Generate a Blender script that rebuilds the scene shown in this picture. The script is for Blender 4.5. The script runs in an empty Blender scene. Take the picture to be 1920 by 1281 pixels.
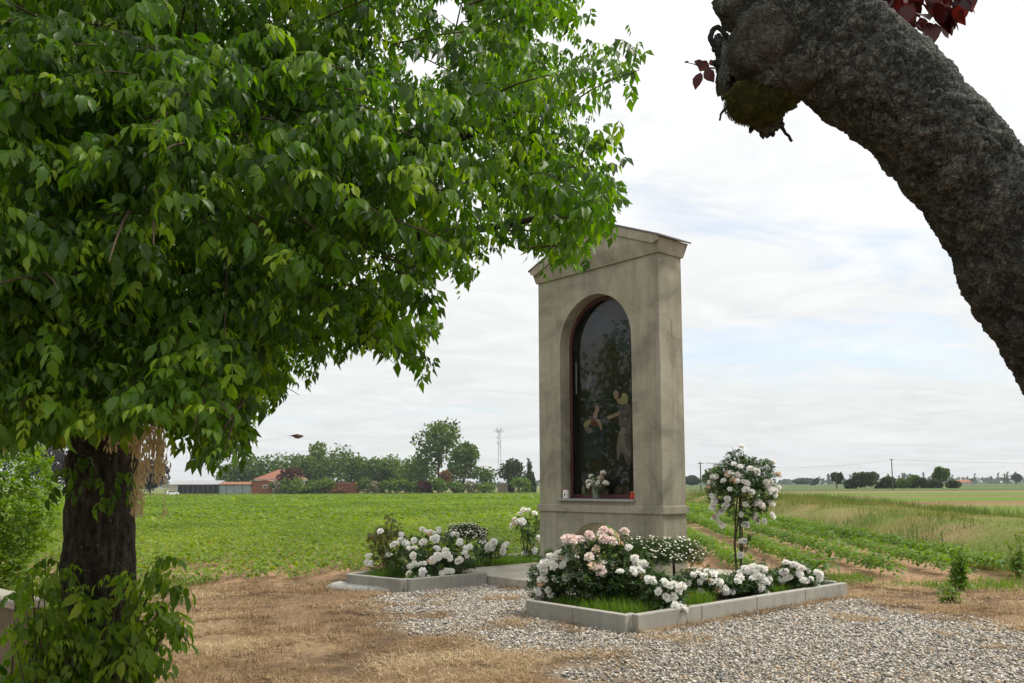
import bpy, bmesh, math, random
import numpy as np
from mathutils import Vector, Matrix
from mathutils.geometry import tessellate_polygon

sc = bpy.context.scene
COL = sc.collection
random.seed(7)
RNG = np.random.default_rng(11)

# ------------------------------------------------------------------ camera
F, PITCH, PY0, ROLL, CH = 1598.25, .0904, 764.0, math.radians(-.2512), 1.5
_f = np.array([0, math.cos(PITCH), math.sin(PITCH)])
_r = np.array([1., 0, 0])
_u = np.array([0, -math.sin(PITCH), math.cos(PITCH)])
CR = math.cos(ROLL)*_r + math.sin(ROLL)*_u
CU = -math.sin(ROLL)*_r + math.cos(ROLL)*_u
CAM = np.array([0, 0, CH])
cd = bpy.data.cameras.new('camera')
cam = bpy.data.objects.new('camera', cd)
COL.objects.link(cam)
cd.sensor_width = 36
cd.lens = 36*F/1920
cd.shift_y = (PY0-640.5)/1920
cd.clip_start = .05
cd.clip_end = 20000
cam.matrix_world = Matrix(((CR[0], CU[0], -_f[0], 0), (CR[1], CU[1], -_f[1], 0), (CR[2], CU[2], -_f[2], CH), (0, 0, 0, 1)))
sc.camera = cam

# ------------------------------------------------------------------ sky, sun, exposure
SUN_EL, SUN_AZ = math.radians(56), math.radians(80)   # azimuth clockwise from +Y (view direction)
w = bpy.data.worlds.new('World')
sc.world = w
w.use_nodes = True
nt = w.node_tree
N, L = nt.nodes, nt.links
N.clear()
def nn(t, **k):
    n = N.new(t)
    for a, b in k.items():
        setattr(n, a, b)
    return n
out = nn('ShaderNodeOutputWorld')
bg = nn('ShaderNodeBackground')
L.new(bg.outputs[0], out.inputs[0])
sky = nn('ShaderNodeTexSky', sky_type='NISHITA', sun_disc=False)
sky.sun_elevation = SUN_EL
sky.sun_rotation = SUN_AZ
sky.air_density = 1.0
sky.dust_density = .6
tc = nn('ShaderNodeTexCoord')
sep = nn('ShaderNodeSeparateXYZ')
L.new(tc.outputs['Generated'], sep.inputs[0])
def mth(op, a, b=None, c=None, clamp=False):
    n = nn('ShaderNodeMath', operation=op, use_clamp=clamp)
    for i, v in enumerate((a, b, c)):
        if v is None: continue
        if isinstance(v, (int, float)): n.inputs[i].default_value = v
        else: L.new(v, n.inputs[i])
    return n.outputs[0]
zc = mth('MAXIMUM', sep.outputs[2], 0.0)
zd = mth('ADD', zc, .10)
px = mth('DIVIDE', sep.outputs[0], zd)
py = mth('DIVIDE', sep.outputs[1], zd)
cmb = nn('ShaderNodeCombineXYZ')
L.new(px, cmb.inputs[0]); L.new(py, cmb.inputs[1])
def noise(vec, scale, det, rough, dist=0., off=(0, 0, 0), sc3=(1, 1, 1)):
    mp = nn('ShaderNodeMapping')
    mp.inputs['Location'].default_value = off
    mp.inputs['Scale'].default_value = sc3
    L.new(vec, mp.inputs[0])
    n = nn('ShaderNodeTexNoise')
    n.inputs['Scale'].default_value = scale
    n.inputs['Detail'].default_value = det
    n.inputs['Roughness'].default_value = rough
    n.inputs['Distortion'].default_value = dist
    L.new(mp.outputs[0], n.inputs['Vector'])
    return n.outputs['Fac']
n1 = noise(cmb.outputs[0], .55, 3, .5, .3, (3.1, .7, 0), (1, 1.5, 1))      # large holes in the cloud sheet
n2 = noise(cmb.outputs[0], 2.2, 8, .60, .8, (1, 4, 0), (1, 1.2, 1))     # streaks and ripples
n3 = noise(cmb.outputs[0], 9., 6, .6, .2, (7, 2, 0), (.7, 1.6, 1))
hole = mth('ADD', mth('MULTIPLY', n1, .62), mth('ADD', mth('MULTIPLY', n2, .28), mth('MULTIPLY', n3, .10)))
mr = nn('ShaderNodeMapRange')
L.new(hole, mr.inputs[0])
mr.inputs[1].default_value = .37; mr.inputs[2].default_value = .47
mr.inputs[3].default_value = .60; mr.inputs[4].default_value = 1.0
lowz = nn('ShaderNodeMapRange'); L.new(zc, lowz.inputs[0])
lowz.inputs[1].default_value = .03; lowz.inputs[2].default_value = .14; lowz.inputs[3].default_value = .88; lowz.inputs[4].default_value = 0.0
cover = mth('MAXIMUM', mr.outputs[0], lowz.outputs[0])
# overcast luminance rises from the horizon to the zenith
lum = mth('MULTIPLY', mth('ADD', mth('MULTIPLY', zc, .72), 1.0), .43)
lum = mth('MULTIPLY', lum, mth('ADD', mth('MULTIPLY', n2, .46), .76))
cc = nn('ShaderNodeCombineXYZ')
L.new(mth('MULTIPLY', lum, .985), cc.inputs[0]); L.new(lum, cc.inputs[1]); L.new(mth('MULTIPLY', lum, 1.0), cc.inputs[2])
skm = nn('ShaderNodeVectorMath', operation='SCALE')
L.new(sky.outputs[0], skm.inputs[0]); skm.inputs[3].default_value = .10
mix = nn('ShaderNodeMixRGB')
L.new(cover, mix.inputs[0]); L.new(skm.outputs[0], mix.inputs[1]); L.new(cc.outputs[0], mix.inputs[2])
L.new(mix.outputs[0], bg.inputs[0])
bg.inputs[1].default_value = 1.0

sl = bpy.data.lights.new('sun', 'SUN')
sl.energy = 2.0
sl.angle = math.radians(12)
sl.color = (1, .94, .84)
so = bpy.data.objects.new('sun', sl)
COL.objects.link(so)
sd = Vector((math.sin(SUN_AZ)*math.cos(SUN_EL), math.cos(SUN_AZ)*math.cos(SUN_EL), math.sin(SUN_EL)))
so.rotation_euler = sd.to_track_quat('Z', 'Y').to_euler()
so.location = (20, 5, 30)
vs = sc.view_settings
vs.view_transform = 'Standard'; vs.look = 'None'; vs.gamma = 1; vs.use_curve_mapping = False
vs.exposure = .95
sc.cycles.use_denoising = True
sc.cycles.max_bounces = 8
sc.cycles.transparent_max_bounces = 12

# ------------------------------------------------------------------ geometry from pixels
def ray(u, v): return _f + (u-960)/F*CR - (v-PY0)/F*CU
def gnd(u, v, z=0.):
    d = ray(u, v); return CAM + d*((z-CH)/d[2])
def dep(u, v, Y):
    d = ray(u, v); return CAM + d*(Y/d[1])
def projn(P):
    q = np.asarray(P, float) - CAM
    z = q @ _f
    return np.stack([960+F*(q@CR)/z, PY0-F*(q@CU)/z], -1), z
AZ = -.7095
UA = np.array([math.sin(AZ), math.cos(AZ), 0]); VB = np.array([math.cos(AZ), -math.sin(AZ), 0])
SO = np.array([2.2523, 12.8418, 0])
def S(a, b, z=0.): return SO + a*UA + b*VB + np.array([0, 0, z])
SHM = Matrix(((-UA[0], VB[0], 0, SO[0]), (-UA[1], VB[1], 0, SO[1]), (0, 0, 1, 0), (0, 0, 0, 1)))
# shrine local frame: x = -a (to the right along the front), y = b (into the wall), z up

# ------------------------------------------------------------------ numeric helpers
def h3(ix, iy, iz, s=0):
    n = (ix.astype(np.int64)*374761393 + iy.astype(np.int64)*668265263 + iz.astype(np.int64)*2147483647 + s*974711) & 0xffffffff
    n = ((n ^ (n >> 13))*1274126177) & 0xffffffff
    n = n ^ (n >> 16)
    return (n & 0xffffff)/float(0xffffff)
def vnoise(P, s=0):
    P = np.asarray(P, float)
    i = np.floor(P).astype(np.int64); f = P-i; f = f*f*(3-2*f)
    r = 0
    for dx in (0, 1):
        for dy in (0, 1):
            for dz in (0, 1):
                wgt = (f[..., 0] if dx else 1-f[..., 0])*(f[..., 1] if dy else 1-f[..., 1])*(f[..., 2] if dz else 1-f[..., 2])
                r = r + wgt*h3(i[..., 0]+dx, i[..., 1]+dy, i[..., 2]+dz, s)
    return r
def fbm(P, o=4, s=0, g=.5):
    P = np.asarray(P, float); a = 1; t = 0; r = 0
    for k in range(o):
        r = r + a*vnoise(P*(2**k), s+k*17); t += a; a *= g
    return r/t
def fb2(x, y, o=3, s=0):
    return fbm(np.stack([x, y, np.zeros_like(x)], -1), o, s)
def worley(P, s=0):
    P = np.asarray(P, float); i = np.floor(P).astype(np.int64)
    d1 = np.full(P.shape[0], 9.); d2 = d1.copy()
    for dx in (-1, 0, 1):
        for dy in (-1, 0, 1):
            for dz in (-1, 0, 1):
                c = i + np.array([dx, dy, dz])
                q = c + np.stack([h3(c[:, 0], c[:, 1], c[:, 2], s+k) for k in (1, 2, 3)], -1)
                d = np.linalg.norm(q-P, axis=1)
                m = d < d1
                d2 = np.where(m, d1, np.minimum(d2, d)); d1 = np.where(m, d, d1)
    return d1, d2
def sstep(a, b, x):
    t = np.clip((np.asarray(x, float)-a)/(b-a), 0, 1); return t*t*(3-2*t)
def in_poly(P, poly):
    x, y = P[:, 0], P[:, 1]; r = np.zeros(len(P), bool); n = len(poly); j = n-1
    for i in range(n):
        xi, yi = poly[i]; xj, yj = poly[j]
        c = ((yi > y) != (yj > y)) & (x < (xj-xi)*(y-yi)/((yj-yi) or 1e-9)+xi)
        r ^= c; j = i
    return r
def sd_poly(P, poly):                                  # signed distance, positive inside
    P = np.asarray(P, float); d = np.full(len(P), 1e9)
    n = len(poly)
    for i in range(n):
        a = np.array(poly[i], float); b = np.array(poly[(i+1) % n], float); ab = b-a
        t = np.clip(((P-a)@ab)/(ab@ab), 0, 1)
        d = np.minimum(d, np.linalg.norm(P-a-t[:, None]*ab, axis=1))
    return np.where(in_poly(P, poly), d, -d)
def rot_xyz(rx, ry, rz):
    cx, sx, cy, sy, cz, sz = np.cos(rx), np.sin(rx), np.cos(ry), np.sin(ry), np.cos(rz), np.sin(rz)
    R = np.empty((len(rx), 3, 3))
    R[:, 0, 0] = cz*cy; R[:, 0, 1] = cz*sy*sx-sz*cx; R[:, 0, 2] = cz*sy*cx+sz*sx
    R[:, 1, 0] = sz*cy; R[:, 1, 1] = sz*sy*sx+cz*cx; R[:, 1, 2] = sz*sy*cx-cz*sx
    R[:, 2, 0] = -sy; R[:, 2, 1] = cy*sx; R[:, 2, 2] = cy*cx
    return R

# ------------------------------------------------------------------ object helpers
def mesh_np(name, V, Fc, mat=None, tint=None, smooth=False):
    V = np.ascontiguousarray(V, np.float32); Fc = np.ascontiguousarray(Fc, np.int32)
    me = bpy.data.meshes.new(name)
    n, k = Fc.shape
    me.vertices.add(len(V)); me.vertices.foreach_set('co', V.ravel())
    me.loops.add(n*k); me.loops.foreach_set('vertex_index', Fc.ravel())
    me.polygons.add(n); me.polygons.foreach_set('loop_start', np.arange(0, n*k, k, dtype=np.int32))
    me.update(calc_edges=True)
    if smooth: me.polygons.foreach_set('use_smooth', np.ones(n, bool))
    if tint is not None:
        a = me.attributes.new('tint', 'FLOAT', 'POINT'); a.data.foreach_set('value', np.ascontiguousarray(tint, np.float32))
    if mat: me.materials.append(mat)
    return me
def link(name, me, parent=None, loc=None):
    o = bpy.data.objects.new(name, me); COL.objects.link(o)
    if parent: o.parent = parent
    if loc is not None: o.location = loc
    return o
def tag(o, label=None, cat=None, group=None, kind=None):
    if label: o['label'] = label
    if cat: o['category'] = cat
    if group: o['group'] = group
    if kind: o['kind'] = kind
    return o
def thing(name, label, cat, loc=(0, 0, 0), group=None, mat=None):
    o = bpy.data.objects.new(name, None); COL.objects.link(o)
    if mat is not None: o.matrix_world = mat
    else: o.location = loc
    o.empty_display_size = .1
    return tag(o, label, cat, group)
class MB:
    """collects faces, then becomes one mesh object"""
    def __init__(s): s.v = []; s.f = []
    def add(s, V, Fc):
        o = len(s.v); s.v += [tuple(map(float, p)) for p in V]; s.f += [tuple(int(i)+o for i in q) for q in Fc]; return s
    def box(s, x0, x1, y0, y1, z0, z1):
        V = [(x, y, z) for z in (z0, z1) for y in (y0, y1) for x in (x0, x1)]
        return s.add(V, [(0, 2, 3, 1), (4, 5, 7, 6), (0, 1, 5, 4), (2, 6, 7, 3), (0, 4, 6, 2), (1, 3, 7, 5)])
    def prism(s, outer, holes, y0, y1, back=True, front=True):
        """polygon in (x,z) extruded along y"""
        loops = [outer]+list(holes)
        flat = [p for l in loops for p in l]
        tri = tessellate_polygon([[Vector((p[0], p[1], 0)) for p in l] for l in loops])
        o = len(s.v); n = len(flat)
        s.v += [(p[0], y0, p[1]) for p in flat]+[(p[0], y1, p[1]) for p in flat]
        for t in tri:
            if front: s.f.append(tuple(o+i for i in t))
            if back: s.f.append(tuple(o+n+i for i in reversed(t)))
        k = 0
        for l in loops:
            m = len(l)
            for i in range(m):
                a, b = o+k+i, o+k+(i+1) % m
                s.f.append((a, b, b+n, a+n))
            k += m
        return s
    def slab(s, poly, z0, z1):
        """polygon in (x,y) extruded along z"""
        tri = tessellate_polygon([[Vector((p[0], p[1], 0)) for p in poly]])
        o = len(s.v); n = len(poly)
        s.v += [(p[0], p[1], z0) for p in poly]+[(p[0], p[1], z1) for p in poly]
        for t in tri:
            s.f.append(tuple(o+i for i in reversed(t))); s.f.append(tuple(o+n+i for i in t))
        for i in range(n):
            a, b = o+i, o+(i+1) % n
            s.f.append((a, b, b+n, a+n))
        return s
    def tube(s, pts, rad, k=6, cap=True):
        pts = [np.array(p, float) for p in pts]; n = len(pts)
        if not hasattr(rad, '__len__'): rad = [rad]*n
        o = len(s.v)
        up = None
        for i, p in enumerate(pts):
            t = pts[min(i+1, n-1)]-pts[max(i-1, 0)]; t = t/(np.linalg.norm(t)+1e-12)
            if up is None:
                up = np.array([0, 0, 1.]) if abs(t[2]) < .9 else np.array([1., 0, 0])
            up = up-t*(up@t); up = up/np.linalg.norm(up)
            sd_ = np.cross(t, up)
            for j in range(k):
                a = 2*math.pi*j/k
                s.v.append(tuple(p+rad[i]*(math.cos(a)*up+math.sin(a)*sd_)))
        for i in range(n-1):
            for j in range(k):
                a = o+i*k+j; b = o+i*k+(j+1) % k
                s.f.append((a, b, b+k, a+k))
        if cap:
            s.f.append(tuple(o+j for j in reversed(range(k)))); s.f.append(tuple(o+(n-1)*k+j for j in range(k)))
        return s
    def lathe(s, prof, k=16, c=(0, 0, 0)):
        o = len(s.v)
        for r, z in prof:
            for j in range(k):
                a = 2*math.pi*j/k; s.v.append((c[0]+r*math.cos(a), c[1]+r*math.sin(a), c[2]+z))
        for i in range(len(prof)-1):
            for j in range(k):
                a = o+i*k+j; b = o+i*k+(j+1) % k
                s.f.append((a, b, b+k, a+k))
        s.f.append(tuple(o+j for j in reversed(range(k)))); s.f.append(tuple(o+(len(prof)-1)*k+j for j in range(k)))
        return s
    def build(s, name, mat, parent=None, loc=None, smooth=False, bevel=0, fix=True):
        me = bpy.data.meshes.new(name)
        me.from_pydata(s.v, [], s.f)
        if fix or bevel:
            bm = bmesh.new(); bm.from_mesh(me)
            bmesh.ops.remove_doubles(bm, verts=bm.verts, dist=1e-5)
            bmesh.ops.recalc_face_normals(bm, faces=bm.faces)
            if bevel:
                es = [e for e in bm.edges if len(e.link_faces) == 2 and e.calc_face_angle(0) > .6]
                bmesh.ops.bevel(bm, geom=es, offset=bevel, segments=2, affect='EDGES', profile=.5, clamp_overlap=True)
            bm.to_mesh(me); bm.free()
        if smooth:
            me.polygons.foreach_set('use_smooth', np.ones(len(me.polygons), bool))
        me.materials.append(mat)
        return link(name, me, parent, loc)
def scatter(PV, PF, R, T, sc_=None):
    """copies of a small mesh -> one vertex and face array"""
    n = len(T); k = len(PV)
    if sc_ is not None: R = R*np.asarray(sc_)[:, None, None]
    V = np.einsum('nij,kj->nki', R, PV)+np.asarray(T)[:, None, :]
    Fc = (PF[None]+(np.arange(n)*k)[:, None, None]).reshape(-1, PF.shape[1])
    return V.reshape(-1, 3), Fc

# ------------------------------------------------------------------ materials
def material(name):
    m = bpy.data.materials.new(name); m.use_nodes = True
    t = m.node_tree; t.nodes.clear()
    o = t.nodes.new('ShaderNodeOutputMaterial')
    return m, t, o
class NT:
    def __init__(s, t): s.t = t
    def n(s, ty, **k):
        x = s.t.nodes.new(ty)
        for a, b in k.items(): setattr(x, a, b)
        return x
    def l(s, a, b): s.t.links.new(a, b)
    def noise(s, scale, det=4, rough=.55, vec=None, sc3=None, dist=0.):
        x = s.n('ShaderNodeTexNoise'); x.inputs['Scale'].default_value = scale; x.inputs['Detail'].default_value = det
        x.inputs['Roughness'].default_value = rough; x.inputs['Distortion'].default_value = dist
        c = vec
        if c is None:
            c = s.n('ShaderNodeTexCoord').outputs['Object']
        if sc3:
            mp = s.n('ShaderNodeMapping'); mp.inputs['Scale'].default_value = sc3; s.l(c, mp.inputs[0]); c = mp.outputs[0]
        s.l(c, x.inputs['Vector']); return x.outputs['Fac']
    def ramp(s, fac, stops, interp='LINEAR'):
        x = s.n('ShaderNodeValToRGB'); x.color_ramp.interpolation = interp
        e = x.color_ramp.elements
        while len(e) < len(stops): e.new(.5)
        for i, (p, c) in enumerate(stops):
            e[i].position = p; e[i].color = (*c, 1)
        s.l(fac, x.inputs[0]); return x.outputs[0]
    def mix(s, f, a, b, mode='MIX'):
        x = s.n('ShaderNodeMixRGB', blend_type=mode)
        for i, v in enumerate((f, a, b)):
            if isinstance(v, (int, float)): x.inputs[i].default_value = v
            elif isinstance(v, tuple): x.inputs[i].default_value = (*v, 1)
            else: s.l(v, x.inputs[i])
        return x.outputs[0]
    def rng(s, v, a, b, c, d):
        x = s.n('ShaderNodeMapRange'); s.l(v, x.inputs[0])
        for i, q in enumerate((a, b, c, d)): x.inputs[i+1].default_value = q
        return x.outputs[0]
    def bump(s, hgt, strength, dist):
        x = s.n('ShaderNodeBump'); x.inputs['Strength'].default_value = strength; x.inputs['Distance'].default_value = dist
        s.l(hgt, x.inputs['Height']); return x.outputs[0]
    def attr(s, name='tint'):
        x = s.n('ShaderNodeAttribute'); x.attribute_name = name; return x.outputs['Fac']
    def princ(s, o, col, rough=.8, spec=.3, nrm=None, metal=0.):
        p = s.n('ShaderNodeBsdfPrincipled')
        if isinstance(col, tuple): p.inputs['Base Color'].default_value = (*col, 1)
        else: s.l(col, p.inputs['Base Color'])
        if isinstance(rough, (int, float)): p.inputs['Roughness'].default_value = rough
        else: s.l(rough, p.inputs['Roughness'])
        p.inputs['Specular IOR Level'].default_value = spec; p.inputs['Metallic'].default_value = metal
        if nrm is not None: s.l(nrm, p.inputs['Normal'])
        if o is not None: s.l(p.outputs[0], o.inputs[0])
        return p
def m_simple(name, c1, c2=None, scale=20., rough=.8, spec=.3, bump=0., bd=.002, sc3=None, metal=0.):
    m, t, o = material(name); q = NT(t)
    if c2 is None: c2 = tuple(x*.75 for x in c1)
    f = q.noise(scale, 5, .6, sc3=sc3)
    col = q.ramp(f, [(.3, c1), (.7, c2)])
    q.princ(o, col, rough, spec, q.bump(f, bump, bd) if bump else None, metal)
    return m
def m_leaf(name, stops, trans, tf=.38, rough=.45, spec=.35, objvar=False):
    """leaf: tinted diffuse + translucent; tint is an attribute or the object's own random value"""
    m, t, o = material(name); q = NT(t)
    if objvar: f = q.n('ShaderNodeObjectInfo').outputs['Random']
    else: f = q.attr()
    col = q.ramp(f, stops)
    p = q.princ(None, col, rough, spec)
    tr = q.n('ShaderNodeBsdfTranslucent')
    tc_ = q.mix(1.0, col, trans, 'MULTIPLY') if True else None
    hs = q.n('ShaderNodeHueSaturation'); hs.inputs['Value'].default_value = 1.0; hs.inputs['Saturation'].default_value = 1.1
    q.l(tc_, hs.inputs['Color']); q.l(hs.outputs[0], tr.inputs[0])
    ms = q.n('ShaderNodeMixShader'); ms.inputs[0].default_value = tf
    q.l(p.outputs[0], ms.inputs[1]); q.l(tr.outputs[0], ms.inputs[2]); q.l(ms.outputs[0], o.inputs[0])
    return m

# weathered render of the shrine
def m_render(name, base, dark, light, warm):
    m, t, o = material(name); q = NT(t)
    big = q.noise(1.1, 6, .6, dist=1.0)
    streak = q.noise(3., 5, .6, sc3=(2.6, 2.6, .22), dist=.3)
    fine = q.noise(38., 6, .7)
    c = q.ramp(big, [(.3, dark), (.5, base), (.72, light)])
    c = q.mix(q.rng(streak, .46, .75, 0, .6), c, dark)
    med = q.noise(5.5, 5, .65, dist=1.2); c = q.mix(q.rng(med, .55, .75, 0, .45), c, dark); c = q.mix(q.rng(med, .25, .42, .4, 0), c, light)
    c = q.mix(q.rng(q.noise(.8, 3, .5, sc3=(1, 1, .6)), .52, .7, 0, .5), c, warm)
    c = q.mix(.16, c, q.ramp(fine, [(.3, (.16, .15, .12)), (.7, (.75, .72, .62))]), 'OVERLAY')
    q.princ(o, c, .92, .15, q.bump(fine, .35, .004))
    return m
M = {}
M['render'] = m_render('weathered_cement_render', (.305, .285, .222), (.165, .158, .124), (.395, .372, .298), (.355, .31, .215))
M['reveal'] = m_render('niche_render', (.29, .268, .20), (.21, .195, .148), (.345, .32, .25), (.32, .28, .20))
M['roof'] = m_simple('roof_sheet', (.17, .15, .15), (.10, .09, .095), 14, .55, .4)
M['sill'] = m_simple('grey_granite', (.36, .36, .35), (.20, .20, .20), 160, .45, .4)
M['frame'] = m_simple('oxide_red_frame', (.105, .035, .036), (.075, .025, .028), 25, .45, .4)
M['niche'] = m_simple('niche_paint', (.13, .14, .09), (.10, .11, .07), 6, .8)
M['concrete'] = m_render('kerb_concrete', (.32, .31, .275), (.21, .205, .18), (.385, .372, .332), (.33, .31, .26))
M['slab'] = m_render('platform_concrete', (.40, .37, .31), (.26, .24, .19), (.50, .465, .40), (.40, .35, .27))
M['mortar'] = m_simple('pale_mortar', (.40, .39, .36), (.31, .30, .275), 12, .95, .1, .6, .01)
def m_glass():
    m, t, o = material('window_glass'); q = NT(t)
    fr = q.n('ShaderNodeFresnel'); fr.inputs[0].default_value = 1.5
    tr = q.n('ShaderNodeBsdfTransparent'); tr.inputs[0].default_value = (.86, .9, .88, 1)
    gl = q.n('ShaderNodeBsdfGlossy'); gl.inputs['Roughness'].default_value = .015
    ms = q.n('ShaderNodeMixShader'); q.l(fr.outputs[0], ms.inputs[0]); q.l(tr.outputs[0], ms.inputs[1]); q.l(gl.outputs[0], ms.inputs[2])
    q.l(ms.outputs[0], o.inputs[0]); return m
M['glass'] = m_glass()
M['bed_soil'] = m_simple('bed_soil', (.09, .06, .035), (.05, .035, .02), 30, .95, .1, .8, .02)

# ================================================================== SETTING
def xfoot(y): return 7.0+.1*np.asarray(y, float)
def terrain(x, y):
    x = np.asarray(x, float); y = np.asarray(y, float)
    left = 1-sstep(0, 5, x-xfoot(np.maximum(y, 12))+2)
    z = -1.45*sstep(18, 285, y)*left
    t = x-xfoot(y)
    z = z+(.58*sstep(0, 2.0, t)*(1-.75*sstep(4, 8, t)))*sstep(12.2, 15, y)*(1-.85*sstep(55, 120, y))
    return z
GRAVEL = [(-.95, 14.0), (-1.95, 11.4), (-1.8, 10.2), (-1.25, 9.2), (-.6, 8.1), (-.15, 7.2), (.4, 6.4), (.8, 5.5), (7, 4.5), (7.2, 7.7), (5.6, 8.7), (4.9, 10.4), (4.75, 11.6), (3.0, 11.2), (1.3, 9.3), (.5, 10.6), (1.4, 13), (0, 14)]
def gravel_mask(x, y):
    d = sd_poly(np.stack([x, y], -1), GRAVEL)
    d = d+(fb2(x*1.3, y*1.3, 3, 5)-.5)*1.1
    patch = sstep(.50, .66, fb2(x*1.15+9, y*1.7, 3, 41))*sstep(1.5, .2, d)*.75+.04
    return np.clip(sstep(-.35, .6, d)-patch, 0, 1)
def yb(x): return np.interp(x, [-60, -9, -4.9, -2.8, -1.5, 1.5, 3.0, 4, 5.2, 6.5, 8], [10.5, 12.0, 12.9, 14.2, 16, 16.2, 14.9, 13.7, 13.1, 12.5, 12.0])
def field_mask(x, y):
    return sstep(-.25, .25, y-yb(x)+(fb2(x*.9, y*.9, 2, 3)-.5)*1.2)*sstep(.1, .7, xfoot(y)-x)*sstep(277, 275, y)

def graded(lo, f0, f1, hi, step, g):
    a = [f0]
    while a[-1] < f1: a.append(a[-1]+step)
    s = step
    while a[-1] < hi: s *= g; a.append(a[-1]+s)
    b = [f0]; s = step
    while b[-1] > lo: s *= g; b.append(b[-1]-s)
    return np.array(sorted(set(b[1:]+a)))
xs = graded(-6000, -6, 8.5, 6000, .115, 1.09); ys = graded(-3000, 6, 16, 9000, .11, 1.08)
gx, gy = np.meshgrid(xs, ys)
X, Y = gx.ravel(), gy.ravel()
near = (np.abs(X) < 60) & (Y > 3) & (Y < 90)
gm = np.zeros_like(X); fm = np.zeros_like(X)
gm[near] = gravel_mask(X[near], Y[near]); fm = field_mask(X, Y)
Z = terrain(X, Y)
soilz = (fb2(X*1.7, Y*1.7, 3, 8)-.5)*.05*(1-gm)
lump = sstep(.62, .8, fb2(X*3.1, Y*3.1, 3, 19))*.03*(1-gm)*(1-fm)
Z = Z+np.where(near, soilz+lump-.012, 0)
flat = (sd_poly(np.stack([X, Y], -1), [tuple(S(-2.6, -3.7)[:2]), tuple(S(4.6, -3.9)[:2]), tuple(S(4.6, 1.8)[:2]), tuple(S(-2.6, 1.8)[:2])]) > -.1) if True else None
Z = np.where(flat & (gm < .5), np.minimum(Z, 0), Z)
# colours of the land itself
def lerp(a, b, t): return a+(b-a)*t[:, None]
n_ = fb2(X*.7, Y*.7, 4, 2)
c = lerp(np.array([[.18, .12, .072]]), np.array([[.27, .19, .115]]), sstep(.3, .7, n_))
c = lerp(c, np.array([.085, .058, .038]), sstep(.50, .66, fb2(X*2.3, Y*2.3, 3, 31))*.75)
c = lerp(c, np.array([.22, .195, .16]), gm)
fieldsoil = np.array([.30, .19, .12])
green = lerp(np.array([[.12, .18, .022]]), np.array([[.15, .21, .03]]), fb2(X*.05, Y*.05, 3, 9))
fgreen = sstep(20, 60, Y)
c = lerp(c, lerp(np.tile(fieldsoil, (len(X), 1)), green, fgreen) if False else fieldsoil+(green-fieldsoil)*fgreen[:, None], fm)
t = X-xfoot(Y)
bankm = sstep(-.2, .6, t)*sstep(11.5, 14.5, Y)
bcol = lerp(np.array([[.12, .15, .035]]), np.array([[.22, .175, .085]]), sstep(.42, .68, fb2(X*.35, Y*.35, 4, 77)))
c = lerp(c, bcol, bankm)
# strips of paddies and meadows beyond the bank
wob = (fb2(X*.02, Y*.02+3, 2, 6)-.5)*5
yy = Y+wob
def band(a, b, col, k):
    global c
    mm = sstep(a-.4-a*.004, a+.4+a*.004, yy)*sstep(b+.4+b*.004, b-.4-b*.004, yy)*sstep(5.5, 9, t)*k
    c = lerp(c, np.array(col), mm)
for a, b, col in ((16, 50, (.125, .17, .035)), (50, 57, (.20, .16, .07)), (57, 64, (.20, .115, .07)), (64, 82, (.105, .17, .026)), (82, 90, (.16, .15, .06)), (90, 96, (.15, .095, .055)), (96, 112, (.115, .185, .03)), (112, 130, (.10, .16, .032)), (130, 137, (.21, .14, .085)), (137, 150, (.19, .20, .07)), (150, 157, (.17, .11, .07)), (157, 240, (.075, .115, .035)), (240, 255, (.15, .15, .075)), (255, 9000, (.08, .115, .04))):
    band(a, b, col, 1.)
farL = sstep(274, 277, Y)*(1-sstep(-3, 6, t))
c = lerp(c, np.array([.13, .15, .05]), farL)
lg = sstep(-4.9, -6.0, X-(Y-11)*.15)*sstep(15, 11, Y)*sstep(5, 8, Y)
c = lerp(c, np.array([.13, .17, .045]), lg*.8)
nx, ny = len(xs), len(ys)
i, j = np.meshgrid(np.arange(nx-1), np.arange(ny-1))
a = (j*nx+i).ravel()
Fg = np.stack([a, a+1, a+1+nx, a+nx], -1)
def m_ground():
    m, t_, o = material('open_ground'); q = NT(t_)
    at = q.n('ShaderNodeAttribute'); at.attribute_name = 'col'
    geo = q.n('ShaderNodeNewGeometry').outputs['Position']
    f1 = q.noise(9, 6, .65, geo); f2 = q.noise(70, 4, .6, geo)
    cc_ = q.mix(.5, at.outputs['Color'], q.ramp(f1, [(.3, (.25, .24, .22)), (.7, (.76, .75, .72))]), 'OVERLAY')
    cc_ = q.mix(.45, cc_, q.ramp(f2, [(.3, (.2, .19, .17)), (.7, (.8, .8, .78))]), 'OVERLAY')
    hgt = q.mix(.5, f1, f2)
    q.princ(o, cc_, .95, .1, q.bump(hgt, .8, .03)); return m
me = mesh_np('ground', np.stack([X, Y, Z], -1), Fg, m_ground(), smooth=True)
ca = me.attributes.new('col', 'FLOAT_COLOR', 'POINT')
ca.data.foreach_set('color', np.concatenate([c, np.ones((len(c), 1))], 1).astype(np.float32).ravel())
tag(link('ground', me), kind='structure')

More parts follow.
